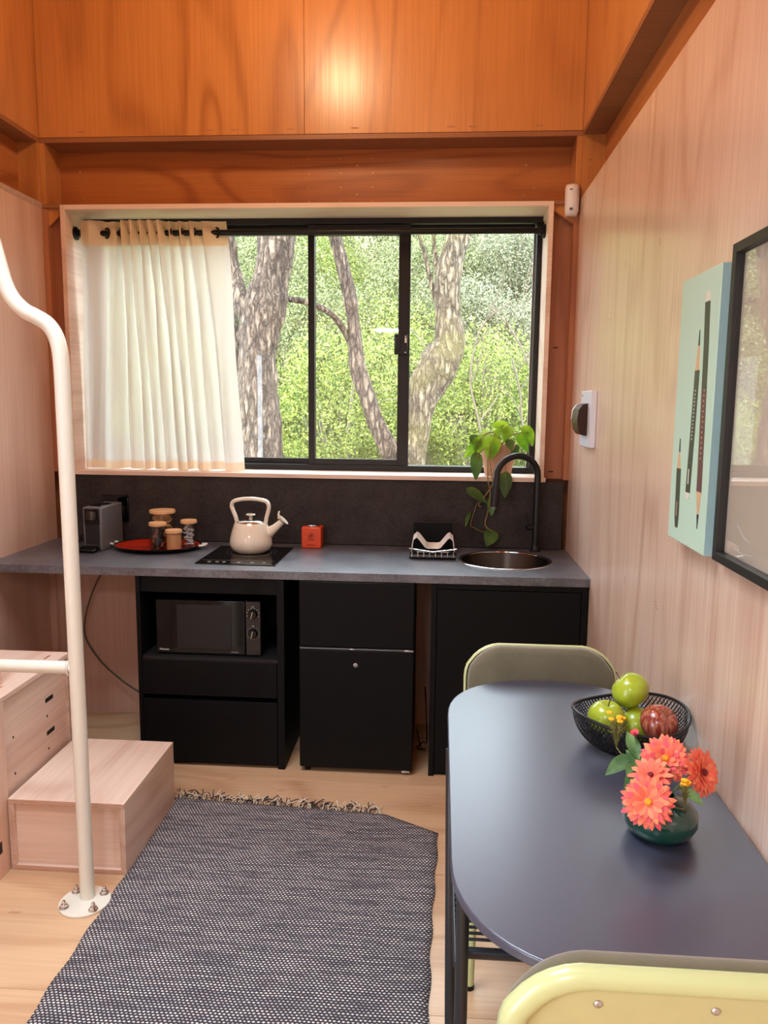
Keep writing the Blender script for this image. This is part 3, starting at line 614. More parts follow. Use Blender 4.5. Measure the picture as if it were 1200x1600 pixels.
for y, z in ((-1.13, .41), (-1.36, .43), (-1.13, .285), (-1.36, .30)): bx(BX1-.0125, y-.004, z-.004, BX1-.0113, y+.004, z+.004).build('dowel_hole', 'blackin', sb)
for y in (-1.03, -1.36): bx(-1.47, y-.022, BT-.0004, -1.462, y+.022, BT+.0006).build('slot', 'post', sb)
s3 = thing('stair_cabinet', 'upper plywood stair box standing on the slotted one', 'stair', (-1.7, -1.8, BT))
bx(XL+.001, -2.3, BT+.001, -1.478, -1.32, .852).build('body', 'pinkl', s3, bevel=.001); bx(XL+.001, -2.3, .852, -1.478, -1.31, .87).build('top', 'pinky', s3, bevel=.001)
rl = thing('handrail', 'cream steel handrail post with round bolted floor plate', 'handrail', (-1.085, -1.58, 0))
ry = -1.576
pts = [(-1.083, ry, .008), (-1.086, ry, .9), (-1.089, ry, 1.64)]+[(-1.092, ry, 1.70), (-1.103, ry, 1.745), (-1.125, ry, 1.778), (-1.155, ry, 1.797), (-1.19, ry, 1.815), (-1.222, ry, 1.845), (-1.243, ry, 1.885), (-1.258, ry, 1.94), (-1.29, ry, 2.07), (-1.36, ry, 2.35), (-1.46, ry, 2.72), (-1.55, ry, 2.92), (-1.70, ry, 3.02), (XL, ry, 3.04)]
MB().tube([pts[0], pts[1]]+smooth_path(pts[2:], 5), .0225, 24).build('post', 'cream', rl)
MB().tube([(-1.088, ry, .761), (-1.6, ry, .758), (-1.9, ry, .757)], .0195, 20).build('cross_rail', 'cream', rl)
MB().lathe([(.0225, -.004), (.0265, 0), (.0225, .004)], n=20).xf(Matrix.Translation((-1.108, ry, .761)) @ Matrix.Rotation(PI/2, 4, 'Y')).build('weld', 'cream', rl)
fpx, fpy = -1.084, -1.594
MB().lathe([(0, 0), (.077, 0), (.078, .002), (.078, .007), (.076, .009), (0, .009)], (fpx, fpy, 0), 48).build('floor_plate', 'cream', rl, ang=.5)
for dx, dy in ((-.048, -.04), (.046, -.042), (.046, .04), (-.046, .04)):
    b_ = MB().lathe([(0, .009), (.015, .009), (.015, .011), (.006, .011)], (fpx+dx, fpy+dy, 0), 20).lathe([(0, .011), (.011, .011), (.011, .019), (.009, .020), (0, .020)], (fpx+dx, fpy+dy, 0), 6)
    b_.lathe([(.0055, .02), (.0065, .023), (.0065, .028), (.004, .033), (0, .034)], (fpx+dx, fpy+dy, 0), 16).build('bolt', 'chrome', rl, ang=.5)

# ------------------------------------------------------------------ rug
rg = thing('rug', 'black and white flatwoven rug with knotted fringe on plywood floor', 'rug', (-.5, -1.6, 0))
def rug_back(u):
    if u < .80: t = u/.8; return Vector((-1.022+t*(.835), -.928-.055*t))
    t = (u-.8)/.2; return Vector((-.187+t*.204, -.983-t*.117))
def rug_fn(u, v):
    a = rug_back(u); b = Vector((-1.002+u*.985+.0, -3.0))
    p = a.lerp(b, v)
    if u == 0: p.x = a.x*(1-v)+b.x*v
    ed = (1 if u in (0, 1) else 0)
    p.x += ed*.0035*math.sin(v*61+3*u)+.004*math.sin(v*9+2*u)
    z = .006+.0012*math.sin(u*21+v*13)
    if u in (0, 1) or v == 0: z = .003
    return (p.x, p.y, z)
MB().grid(rug_fn, 40, 90).build('woven_field', 'rug', rg, solid=.005, ang=3)
for k in range(19):
    t = (k+.5)/19; c = rug_back(t*.80); ts = MB()
    for j in range(9):
        a = rnd.uniform(-.6, .6)+PI/2; l = rnd.uniform(.024, .050); x, y, z = c.x+rnd.uniform(-.017, .017), c.y-.003, .006; pp = [(x, y, z)]
        cv = rnd.uniform(-1.1, 1.1)
        for q in range(5):
            x += math.cos(a)*l/4; y += math.sin(a)*l/4; a += cv*.6; z = max(.003, z+rnd.uniform(-.001, .006)); pp.append((x, y, z))
        ts.tube(smooth_path(pp, 2), .0019, 5, mi=j % 2)
    ts.build('tassel', ['yarn_d', 'yarn_l'], rg)

# ------------------------------------------------------------------ table and chairs
tb = thing('dining_table', 'dark blue-grey table with rounded ends against the right wall', 'table', (.325, -2.13, 0))
def stadium(x0, x1, y0, y1, e=2.25, n=26):
    cx, r = (x0+x1)/2, (x1-x0)/2; out = []
    for (yc, s, a0) in ((y1-r, 1, 0), (y0+r, -1, PI)):
        for i in range(n+1):
            a = a0+PI*i/n; c, d = math.cos(a), math.sin(a)
            out.append((cx+r*math.copysign(abs(c)**(2/e), c), yc+r*math.copysign(abs(d)**(2/e), d)))
    return out
MB().prism(stadium(.034, .611, -2.742, -1.488), 'z', .722, .74).build('tabletop', 'table', tb, bevel=.003)
MB().prism(stadium(.085, .56, -2.69, -1.54), 'z', .705, .7215).build('underframe', 'tube', tb)
for x, y, xb, yb in ((.041, -1.95, .052, -2.08), (.060, -2.42, .062, -2.42), (.585, -1.95, .585, -2.08), (.585, -2.42, .585, -2.42)):
    MB().tube([(xb, yb, 0), (x, y, .722)], .0125, 16).build('leg', 'tube', tb)
SZ = .505
for y in (-1.98, -2.38): MB().tube([(.05, y, SZ-.006), (.585, y, SZ-.006)], .011, 12).build('shelf_rail', 'tube', tb)
for x in (.05, .585): MB().tube([(x, -1.975, SZ-.004), (x, -2.42, SZ-.004)], .006, 12).build('shelf_rail', 'tube', tb)
for k in range(20):
    y = -2.358+k*.0185; MB().tube([(.05, y, SZ+.007), (.585, y, SZ+.007)], .0032, 8).build('shelf_rod', 'tube', tb)
def rrect(w, z0, z1, r, n=8, dip=0):
    out = []
    for cx, cz, a0 in ((w-r, z1-r, 0), (-w+r, z1-r, PI/2), (-w+r*.6, z0+r*.6, PI), (w-r*.6, z0+r*.6, 3*PI/2)):
        rr = r if cz > (z0+z1)/2 else r*.6
        for i in range(n+1):
            a = a0+PI/2*i/n; out.append((cx+rr*math.cos(a), cz+rr*math.sin(a)))
    return out
def chair(label, loc, rz, top, sw_=1.0):
    t = thing('dining_chair', label, 'chair', loc, rz)
    zb, zt, w = .50, top, .228
    out = rrect(w, zb, zt, .100)
    def P(x, z, off=0): return (x, -.215-(z-zb)*.10+off, z)      # back leans away
    path = [P(x, z+ (.006*math.cos(x*12) if z > zt-.05 else 0)) for x, z in out]
    f = MB(); N = len(path); C = Vector(P(0, (zb+zt)/2))
    # pressed metal border: swept wide band
    def band(u, v):
        i = int(round(u*N)) % N; p = Vector(path[i]); inw = (C-p); inw.y = 0; inw.normalize()
        prof = [(0, .012), (-.006, .004), (-.002, -.010), (.010, -.015), (.020, -.014), (.028, -.006), (.031, .002)][int(round(v*6))]
        return p+inw*prof[0]+Vector((0, prof[1], 0))
    f.grid(band, N, 6, wrap=True); f.build('back_frame', 'chair', t, local=True, solid=.002, ang=1.2)
    ins = MB(); poly = []
    for p in path:
        p = Vector(p); inw = (C-p); inw.y = 0; inw.normalize(); poly.append(p+inw*.029+Vector((0, .002, 0)))
    ins.v = [tuple(p) for p in poly]+[tuple(p+Vector((0, .004, 0))) for p in poly]; ins.face(range(N)); ins.face(range(2*N-1, N-1, -1))
    for i in range(N): ins.face((i, (i+1) % N, N+(i+1) % N, N+i))
    bk = ins.build('back_panel', 'chairp', t, local=True)
    for x in (-.105, .045):
        c = P(x, zt-.052, .0015); MB().lathe([(0, .005), (.004, .004), (.0062, .0015), (.0065, 0)], n=14).xf(Matrix.Translation(c) @ Matrix.Rotation(PI/2, 4, 'X')).build('rivet', 'steel', bk, local=True)
    pd = MB(); po = rrect(w-.006, zb+.01, zt+.002, .10); K = len(po); rings = []
    for sc, dy in ((.96, .008), (1.0, .012), (1.0, .030), (.975, .040), (.9, .045), (.6, .047)):
        r = []
        for x, z in po:
            zc = (zb+zt)/2; r.append(len(pd.v)); xx = x*sc; zz = zc+(z-zc)*sc; pd.v.append((xx, -.215-(zz-zb)*.10+dy, zz+(.006*math.cos(xx*12) if zz > zt-.05 else 0)))
        rings.append(r)
    for A, B in zip(rings, rings[1:]):
        for i in range(K): pd.face((A[i], A[(i+1) % K], B[(i+1) % K], B[i]))
    pd.face(rings[-1]); pd.face(rings[0][::-1]); pd.build('back_pad', 'pad', t, local=True, ang=1.3)
    so = [(x*sw_, y) for x, y in stadium(-.225, .225, -.205, .225, 4, 10)]
    MB().prism(so, 'z', .425, .445).build('seat', 'chair', t, local=True, bevel=.006)
    si = [(x*.95, (y-.01)*.95+.01) for x, y in so]
    MB().prism(si, 'z', .445, .475).build('seat_pad', 'pad', t, local=True, bevel=.012)
    for sx in (-1, 1):
        MB().tube([(sx*.215*sw_, .20, 0), (sx*.208*sw_, .185, .435)], .0125, 14).build('leg', 'chair', t, local=True)
        MB().tube(smooth_path([(sx*.200, -.235, 0), (sx*.192, -.205, .40), (sx*.186, -.203, .50), P(sx*.18, .58, .008)], 5), .0125, 14).build('leg', 'chair', t, local=True)
        for xx_, yy_ in ((.215*sw_, .2), (.200, -.235)): MB().tube([(sx*xx_, yy_, 0), (sx*xx_, yy_, .012)], .0145, 12).build('foot_cap', 'gloss', t, local=True)
    return t
chair('olive chair at the far end of the table, facing the viewer', (.322, -1.655, 0), PI, .822)
chair('olive chair in front, its back panel with rivets toward the viewer', (.325, -2.605, 0), 0, .842, .74)

# ------------------------------------------------------------------ things on the table
bc = Vector((.472, -1.94, .74))
bw = thing('fruit_bowl', 'black wire mesh bowl with wavy rim full of apples', 'bowl', bc)
def wavy(a): return .010*math.cos(2*(a-.5))
def bowl_fn(outer):
    def fn(u, v):
        a = 2*PI*u
        if outer: r = .055+(.135-.055)*math.sin(v*PI/2)**.8; z = .0015+.088*v**1.5
        else: r = .035+(.128-.035)*math.sin(v*PI/2)**.75; z = .012+.0765*v**1.7
        z += wavy(a)*v**2; r *= 1+.03*v*math.cos(2*(a-.5))
        return (r*math.cos(a), r*math.sin(a), z)
    return fn
def lattice(fn, nu, nv):
    m = MB(); P = lambda i, j: Vector(fn(((i+.5*(j % 2))/nu) % 1.0, j/nv))
    for j in range(nv):
        for i in range(nu):
            a = P(i, j)
            for b in ((P(i, j+1), P(i-1 if j % 2 == 0 else i+1, j+1))):
                d = (b-a); n1 = Vector((a.x, a.y, .02)).normalized(); s = d.cross(n1).normalized()*.0009; q = n1*.0008
                k = len(m.v); m.v += [tuple(a+s), tuple(a-s), tuple(b-s), tuple(b+s), tuple(a-q), tuple(b-q)]
                m.face((k, k+1, k+2, k+3)); m.face((k, k+4, k+5, k+3)); m.face((k+1, k+4, k+5, k+2))
    return m
lattice(bowl_fn(True), 84, 16).build('outer_mesh', 'mesh', bw, local=True, rec=False, kind='stuff')
lattice(bowl_fn(False), 78, 14).build('inner_mesh', 'mesh', bw, local=True, rec=False, kind='stuff')
MB().tube([Vector(bowl_fn(True)(i/48, 1)) for i in range(48)], .0042, 8, closed=True).build('rim', 'mesh', bw, local=True)
MB().lathe([(0, 0), (.056, 0), (.056, .002), (0, .002)], n=32).build('base', 'mesh', bw, local=True)
def apple(label, loc, tilt, r, mat):
    t = thing('apple', label, 'apple', loc); prof = []
    for i in range(25):
        a = PI*i/24; rr = math.sin(a)*(1+.06*math.cos(a)); z = -math.cos(a)*.90
        z += -.30*math.exp(-(rr/.30)**2)*(1 if a > PI/2 else 0)+.20*math.exp(-(rr/.25)**2)*(1 if a <= PI/2 else 0)
        prof.append((max(0, rr*r) if 0 < i < 24 else 0, z*r))
    R = Euler(tilt).to_matrix().to_4x4()
    MB().lathe(prof, n=32).xf(R).build('flesh', mat, t, local=True, ang=3)
    MB().tube([(0, 0, .5*r), (.002, 0, .8*r), (.006, .002, 1.12*r)], [.0012, .0012, .0018], 6).xf(R).build('stem', 'stem', t, local=True)
APG = None
apple('topmost green apple, leaning on the rim of the wire bowl', (.474, -1.915, .876), (-.5, -.7, .3), .046, 'apple')
apple('green apple with upright stalk at left of the wire bowl', (.410, -1.965, .826), (.1, .05, 0), .044, 'apple')
apple('green apple half hidden behind the red one', (.492, -1.94, .800), (.4, .9, 0), .042, 'apple')
apple('red striped apple at right of the wire bowl', (.526, -1.995, .828), (.5, .5, 0), .045, 'redapple')
# vase and flowers
vc = Vector((.44, -2.33, .74))
MB().lathe([(0, 0), (.042, 0), (.060, .010), (.070, .030), (.068, .050), (.052, .068), (.030, .076), (.026, .082), (.023, .082), (.024, .074), (.04, .06), (.055, .045), (.05, .015), (0, .010)], vc, 48).build('vase', 'vase', org=tuple(vc), ang=3, label='small round deep green glazed vase holding the flowers', cat='vase')
def petal_mesh(mat, w=.0075):
    def fn(u, v):
        wv = w*min(1, v*1.5+.22)*(math.sqrt(max(0, 1-((v-.6)/.4)**2))*.94+.06 if v > .6 else 1)
        return ((u-.5)*wv, v, .05*math.sin(v*PI)+((u-.5)**2)*wv*1.5)
    return MB().grid(fn, 4, 8).mesh('petal', mat, rec=False, ang=3)
def flower(label, c, nrm, r, mats, disc, rings, droop=0, stem_to=None):
    t = thing('zinnia', label, 'flower', tuple(c)); N = Vector(nrm).normalized(); B = N.to_track_quat('Z', 'Y').to_matrix().to_4x4()
    MB().lathe([(0, .0065), (r*.10, .0055), (r*.15, .002), (r*.15, -.004), (0, -.006)], n=20).xf(B).build('disc', disc, t, local=True)
    k = 0
    for cnt, l, el in rings:
        pms = [petal_mesh(q_, .0108) for q_ in mats]; ln = r*l
        for i in range(cnt):
            o = bpy.data.objects.new('petal', pms[(i*(1+k % 2)+k) % len(pms)]); COL.objects.link(o); o.parent = t
            a = 2*PI*i/cnt+k*.37+rnd.uniform(-.06, .06); e = el+rnd.uniform(-.08, .08); s = ln*rnd.uniform(.9, 1.06)
            Mx = B @ Matrix.Rotation(a, 4, 'Z') @ Matrix.Translation((0, r*.10, -.001*k)) @ Matrix.Rotation(e, 4, 'X') @ Matrix.Diagonal((1, s, s, 1))
            o.matrix_local = Mx
        k += 1
    sb_ = MB(); base = Vector((.44, -2.33, .80))-Vector(c)
    sb_.tube(smooth_path([Vector((0, 0, 0))-N*.004, -N*.03+Vector((0, 0, -.005)), base], 5), .0022, 6).build('stem', 'fleaf', t, local=True)
    return t
RG = [(24, .98, -.16), (23, .88, .02), (20, .74, .20), (16, .58, .42), (12, .42, .70)]
flower('coral zinnia with golden centre, highest above the vase', (.446, -2.322, .890), (-.25, -.75, .62), .045, ['petal1', 'petal3', 'petal2'], 'pollen', RG)
flower('pink-orange zinnia leaning low over the front of the vase', (.386, -2.435, .858), (-.25, -.85, .45), .046, ['petal2', 'petal1', 'petal2', 'petal3'], 'pollen', RG[:4])
flower('coral zinnia facing right toward the wall', (.512, -2.345, .876), (.55, -.65, .35), .045, ['petal1', 'petal1', 'petal3'], 'darkdisc', RG)
flower('loose orange zinnia half hidden between the other blooms', (.405, -2.375, .880), (-.35, -.35, .85), .038, ['petal3', 'petal1'], 'darkdisc', [(15, 1.0, .15), (10, .7, .5)])
flower('tiny pink bud behind the highest coral bloom', (.405, -2.25, .905), (-.3, -.3, .9), .012, ['petal2'], 'darkdisc', [(8, .9, .8)])
def leaf_mb(l, w, curl=.3, heart=False, n=8):
    def fn(u, v):
        s = u*2-1
        wv = w*.5*(math.sin(PI*v**.62)**.9 if heart else math.sin(PI*v**.85))+.0004
        y = l*v; 
        if heart: y -= l*.16*abs(s)*(1-v)**2*2
        return (s*wv, y, -curl*l*v*v+abs(s)*wv*.25)
    return MB().grid(fn, 4, n)
def frame_from(base, tip, nrm):
    y = (Vector(tip)-Vector(base)); l = y.length; y.normalize(); z = Vector(nrm); z = (z-z.dot(y)*y).normalized(); x = y.cross(z)
    m = Matrix((x, y, z)).transposed().to_4x4(); m.translation = Vector(base); return m, l
lf = thing('leafy_sprig', 'spray of serrated green leaves at the left of the flowers', 'leaves', (.42, -2.31, .82))
for b, t_, w in (((.40, -2.27, .87), (.338, -2.30, .845), .032), ((.40, -2.29, .865), (.372, -2.33, .862), .022), ((.405, -2.29, .87), (.395, -2.22, .905), .026), ((.40, -2.30, .86), (.362, -2.36, .835), .022), ((.44, -2.33, .85), (.43, -2.28, .90), .024), ((.47, -2.33, .85), (.478, -2.24, .90), .022), ((.47, -2.36, .85), (.50, -2.39, .835), .02), ((.45, -2.34, .86), (.44, -2.36, .895), .018), ((.41, -2.30, .86), (.385, -2.26, .88), .022)):
    m, l = frame_from(b, t_, (-.2, -.5, .85)); leaf_mb(l, w, .12).xf(m).build('leaf', 'fleaf', lf, rec=False, ang=3)
MB().tube([(.43, -2.325, .80), (.41, -2.30, .86)], .002, 6).build('stem', 'fleaf', lf)
def sprig(label, c, n, sp, h, nb):
    t = thing('flower_sprig', label, 'flower', c); C_ = Vector(c); sm = MB()
    for i in range(n):
        a, r_ = rnd.uniform(0, 2*PI), rnd.uniform(.2, 1)*sp; tip = C_+Vector((r_*math.cos(a), r_*math.sin(a), rnd.uniform(.3, 1)*h))
        sm.tube([C_-Vector((0, 0, .02)), C_.lerp(tip, .6)+Vector((0, 0, .004)), tip], .0007, 4)
        for q in range(3):
            p = C_.lerp(tip, rnd.uniform(.5, 1)); sm.tube([p, p+Vector((rnd.uniform(-.006, .006), rnd.uniform(-.006, .006), .004))], [.0012, .0006], 4)
    sm.tube([Vector((.44, -2.33, .80)), C_-Vector((0, 0, .02)), C_], .0012, 5)
    sm.build('twigs', 'sprig', t)
    for i in range(nb):
        a, r_ = rnd.uniform(0, 2*PI), rnd.uniform(.1, .8)*sp; p = C_+Vector((r_*math.cos(a), r_*math.sin(a), h*rnd.uniform(.7, 1.05)))
        b_ = MB()
        for k in range(5): a2 = k*2*PI/5; b_.lathe([(0, .004), (.003, .002), (.0034, 0), (0, -.002)], tuple(p+Vector((.0036*math.cos(a2), .0036*math.sin(a2), 0))), 8)
        b_.lathe([(0, .005), (.003, .003), (0, 0)], tuple(p), 8).build('floret', 'yellow', t)
sprig('brownish goldenrod sprig with yellow florets beside the bowl', (.383, -2.19, .870), 34, .024, .05, 6)
sprig('short yellow sprig between the blooms on the right', (.462, -2.40, .848), 16, .015, .035, 6)

# ------------------------------------------------------------------ things on the worktop
cm = thing('coffee_machine', 'slim grey and black capsule coffee machine on worktop left end', 'coffee machine', (-1.59, -.22, CZ), rz=0)
Rm = Matrix.Rotation(-.05, 4, 'Z')
def rbx(x0, y0, z0, x1, y1, z1): return bx(x0, y0, z0, x1, y1, z1).xf(Rm)
rbx(-.048, -.095, 0, .044, .12, .205).build('body', 'grey', cm, local=True, bevel=.006)
rbx(-.038, -.1, .125, .034, -.094, .198).build('head', 'gloss', cm, local=True, bevel=.002)
MB().lathe([(0, .03), (.022, .028), (.026, .012), (.026, -.012), (0, -.014)], (-.002, -.095, .16), 20).xf(Rm).build('spout', 'dsteel', cm, local=True)
rbx(-.036, -.098, .03, .032, -.094, .125).build('cup_recess', 'blackin', cm, local=True)
dt = rbx(-.048, -.155, .0, .036, -.09, .022).build('drip_tray', 'gloss', cm, local=True, bevel=.01)
rbx(-.044, -.15, .022, .032, -.095, .026).build('grille', 'black', dt, local=True, bevel=.004)
rbx(-.03, -.06, .205, .026, .05, .209).build('lever', 'gloss', cm, local=True, bevel=.002)
for k in range(3):
    MB().tube(smooth_path([(-1.635, -.12, .875+.01*k), (-1.69, -.10, .90+.03*k), (-1.74, -.13, .88+.012*k), (-1.80, -.09, .876), (-1.72, -.07, .885)], 6), .003, 6).build('machine_cord', 'gloss', cm)
ot = thing('power_outlet', 'black double power outlet on splashback behind coffee machine', 'outlet', (-1.61, -.012, 1.03))
bx(-1.676, -.022, .965, -1.543, -.012, 1.098).build('plate', 'gloss', ot, bevel=.003); bx(-1.60, -.045, .995, -1.555, -.022, 1.045).build('plug', 'gloss', ot, bevel=.005)
MB().tube(smooth_path([(-1.578, -.045, 1.0), (-1.575, -.06, .95), (-1.59, -.05, .89), (-1.63, -.06, .876)], 5), .0035, 6).build('plug_cord', 'gloss', ot)
tr = thing('tray', 'oval red lacquer tray with black base and pale handles', 'tray', (-1.325, -.215, CZ))
def ell(prof, c, ex, ey, n=56):
    m = MB().lathe(prof, n=n); return m.xf(Matrix.Translation(c) @ Matrix.Diagonal((ex, ey, 1, 1)))
tcx, tcy = -1.325, -.215
ell([(0, 0), (.86, 0), (1.0, .018), (1.01, .022), (1.0, .023), (.97, .02), (.86, .006), (0, .006)], (tcx, tcy, CZ), .205, .165).build('base', 'gloss', tr, ang=.9)
ell([(0, .0065), (.85, .0065), (.965, .0205), (.955, .021), (.84, .0085), (0, .0085)], (tcx, tcy, CZ), .205, .165).build('lining', 'red', tr, ang=.9)
for sg in (-1, 1):
    hp = [(tcx+sg*.205, tcy-.028, CZ+.022), (tcx+sg*.228, tcy-.020, CZ+.024), (tcx+sg*.232, tcy, CZ+.025), (tcx+sg*.228, tcy+.02, CZ+.024), (tcx+sg*.205, tcy+.028, CZ+.022)]
    MB().tube(smooth_path(hp, 5), .0055, 8).build('handle', 'pale', tr)
TZ = CZ+.0085
def jar(label, x, y, r, h):
    t = thing('glass_jar', label, 'jar', (x, y, TZ), group=None)
    MB().lathe([(0, 0), (r-.003, 0), (r, .004), (r, h-.016), (r-.0022, h-.016), (r-.0022, .006), (0, .003)], (x, y, TZ), 36).build('glass', 'jar', t, ang=.6)
    MB().lathe([(0, h-.018), (r-.004, h-.018), (r-.004, h-.0155), (r+.002, h-.0155), (r+.0025, h-.004), (r+.001, h-.001), (0, h)], (x, y, TZ), 36).build('lid', 'bamboo', t, ang=.6)
jar('glass jar of dark coffee capsules at front left of the tray', -1.303, -.275, .038, .128)
jar('short glass jar of raw sugar at the tray front', -1.222, -.29, .036, .098)
jar('glass jar of paper tea sachets at the right of the tray', -1.178, -.205, .036, .132)
jar('largest glass jar, of biscuits, at the back of the tray', -1.318, -.165, .058, .172)
MB().lathe([(0, .001), (.0325, .001), (.0325, .072), (.02, .075), (0, .073)], (-1.222, -.29, TZ+.005), 28).build('raw_sugar', 'sugar', org=(-1.222, -.29, TZ+.005), label='light brown sugar filling the short jar', cat='sugar', kind='stuff')
for k in range(16):
    lay, q = divmod(k, 4); a = q*PI/2+lay*.6; p = (-1.303+.019*math.cos(a), -.275+.019*math.sin(a), TZ+.019+lay*.0225)
    c_ = MB().lathe([(0, -.011), (.009, -.011), (.013, .008), (.0155, .010), (0, .011)], n=16).xf(Matrix.Translation(p) @ Euler((rnd.uniform(-.9, .9), rnd.uniform(-.9, .9), 0)).to_matrix().to_4x4())
    c_.build('coffee_capsule', ('capsule', 'capsule2')[k % 2], org=p, label='small foil coffee capsule inside the front left jar', cat='capsule', group='coffee capsules in the jar')
for k in range(9):
    p = (-1.178+rnd.uniform(-.008, .008), -.205+rnd.uniform(-.008, .008), TZ+.012+k*.0105)
    c_ = MB().box(-.020, -.0022, -.012, .020, .0022, .012).box(-.007, -.0026, -.006, .007, .0026, .006, 1).xf(Matrix.Translation(p) @ Euler((rnd.uniform(.2, 1.3), rnd.uniform(-.8, .8), rnd.uniform(-.5, .5))).to_matrix().to_4x4())
    c_.build('tea_sachet', ['paper', 'tea'], org=p, label='white paper tea sachet inside the right-hand jar', cat='tea bag', group='tea sachets in the jar')
for k in range(14):
    p = (-1.318+(-.018, .018)[k % 2], -.165+(-.012, .012)[(k//2) % 2], TZ+.018+(k//2)*.0195)
    c_ = MB().lathe([(0, -.005), (.023, -.005), (.026, 0), (.022, .005), (0, .006)], n=18).xf(Matrix.Translation(p) @ Euler((rnd.uniform(-.7, .7), rnd.uniform(-.7, .7), 0)).to_matrix().to_4x4())
    c_.build('biscuit', 'biscuit', org=p, label='round golden biscuit inside the largest jar', cat='biscuit', group='biscuits in the jar')
hb = thing('induction_hob', 'black glass single hob under the cream kettle', 'hob', (-.87, -.33, CZ))
MB().prism([(-1.045, -.545), (-.692, -.552), (-.692, -.128), (-1.045, -.128)], 'z', CZ, CZ+.005).build('glass_plate', 'gloss', hb, bevel=.0015)
def ringz(c, r, w, z): 
    m = MB(); n = 64
    m.lathe([(r-w/2, 0), (r-w/2, .0004), (r+w/2, .0004), (r+w/2, 0)], (c[0], c[1], z), n); return m
ringz((-.862, -.272), .113, .004, CZ+.005).build('cooking_zone', 'steel', hb)
ringz((-.862, -.272), .095, .0015, CZ+.005).build('cooking_zone', 'grey', hb)
bx(-1.03, -.478, CZ+.005, -.71, -.476, CZ+.0054).build('control_line', 'grey', hb)
for x in (-.99, -.955, -.925, -.86, -.80, -.75):
    MB().tube([(x+.007*math.cos(a*PI/6), -.512+.007*math.sin(a*PI/6), CZ+.0052) for a in range(12)], .0006, 4, closed=True).build('touch_mark', 'pale', hb)
kx, ky, kz = -.866, -.262, CZ+.0054
kt = thing('kettle', 'cream enamel whistling kettle standing on the black hob', 'kettle', (kx, ky, kz))
MB().lathe([(0, 0), (.070, 0), (.078, .004), (.092, .020), (.098, .040), (.0965, .062), (.090, .090), (.081, .118), (.076, .134), (.073, .138), (.0, .139)], (kx, ky, kz), 48).build('body', 'enamel', kt, ang=.9)
ld = MB().lathe([(.066, .1385), (.064, .142), (.045, .149), (.02, .152), (0, .153)], (kx, ky, kz), 40).build('lid', 'chrome', kt, ang=.9)
MB().lathe([(0, .151), (.009, .152), (.007, .158), (.008, .166), (.020, .170), (.022, .174), (.019, .177), (0, .178)], (kx, ky, kz), 28).build('knob', 'enamel', ld, ang=.6)
hp = [(-.064, .136), (-.070, .160), (-.082, .190), (-.088, .212), (-.080, .232), (-.045, .243), (0, .2465), (.045, .243), (.075, .234), (.085, .214), (.082, .190), (.074, .160), (.070, .136)]
hnd = MB(); path = smooth_path([(kx+a, ky, kz+b) for a, b in hp], 5); hnd.tube(path, .0095, 12)
hnd.v = [(x, ky+(y-ky)*1.5, z) for x, y, z in hnd.v]; hnd.build('handle', 'enamel', kt, ang=2)
spt = MB().tube([(kx+.062, ky, kz+.078), (kx+.085, ky, kz+.092), (kx+.115, ky, kz+.115), (kx+.146, ky, kz+.144)], [.034, .026, .018, .014], 20).build('spout', 'enamel', kt, ang=1.2)
ax = Vector((.7, 0, .72)).normalized(); tq = ax.to_track_quat('Z', 'Y').to_matrix().to_4x4()
wh = MB().lathe([(0, -.004), (.016, -.002), (.027, .003), (.028, .006), (.012, .004), (0, .002)], n=24).xf(Matrix.Translation((kx+.150, ky, kz+.148)) @ tq).build('whistle', 'enamel', spt)
MB().tube([(kx+.132, ky, kz+.156), (kx+.130, ky, kz+.178), (kx+.134, ky, kz+.192)], [.006, .005, .004], 10).build('trigger', 'enamel', spt)
ti = thing('tea_tin', 'square orange tin with arched emblem against the splashback', 'tin', (-.607, -.085, CZ))
bx(-.655, -.125, CZ, -.560, -.035, CZ+.102).build('body', 'orange', ti, bevel=.005)
MB().lathe([(0, 0), (.036, 0), (.037, .003), (.037, .008), (.034, .010), (0, .010)], (-.6075, -.08, CZ+.102), 32).build('lid', 'chrome', ti, ang=.6)
arc = [(-.6075+.027*math.cos(PI*i/14), -.1262, CZ+.058+.027*math.sin(PI*i/14)) for i in range(15)]
MB().tube([(arc[0][0], -.1262, CZ+.045)]+arc+[(arc[-1][0], -.1262, CZ+.045)], .0008, 4).build('emblem_arch', 'orange_l', ti)
em = MB()
for cx_, cz_, r_ in ((-.612, .062, .007), (-.604, .066, .006), (-.600, .056, .007), (-.614, .052, .005)):
    em.tube([(cx_+r_*math.cos(a*PI/8), -.1262, CZ+cz_+r_*math.sin(a*PI/8)) for a in range(13)], .0009, 4)
em.build('emblem', 'blackin', ti)
bx(-.622, -.1259, CZ+.040, -.593, -.125, CZ+.0425).build('print', 'blackin', ti); bx(-.630, -.1259, CZ+.014, -.585, -.125, CZ+.019).build('print', 'red', ti)
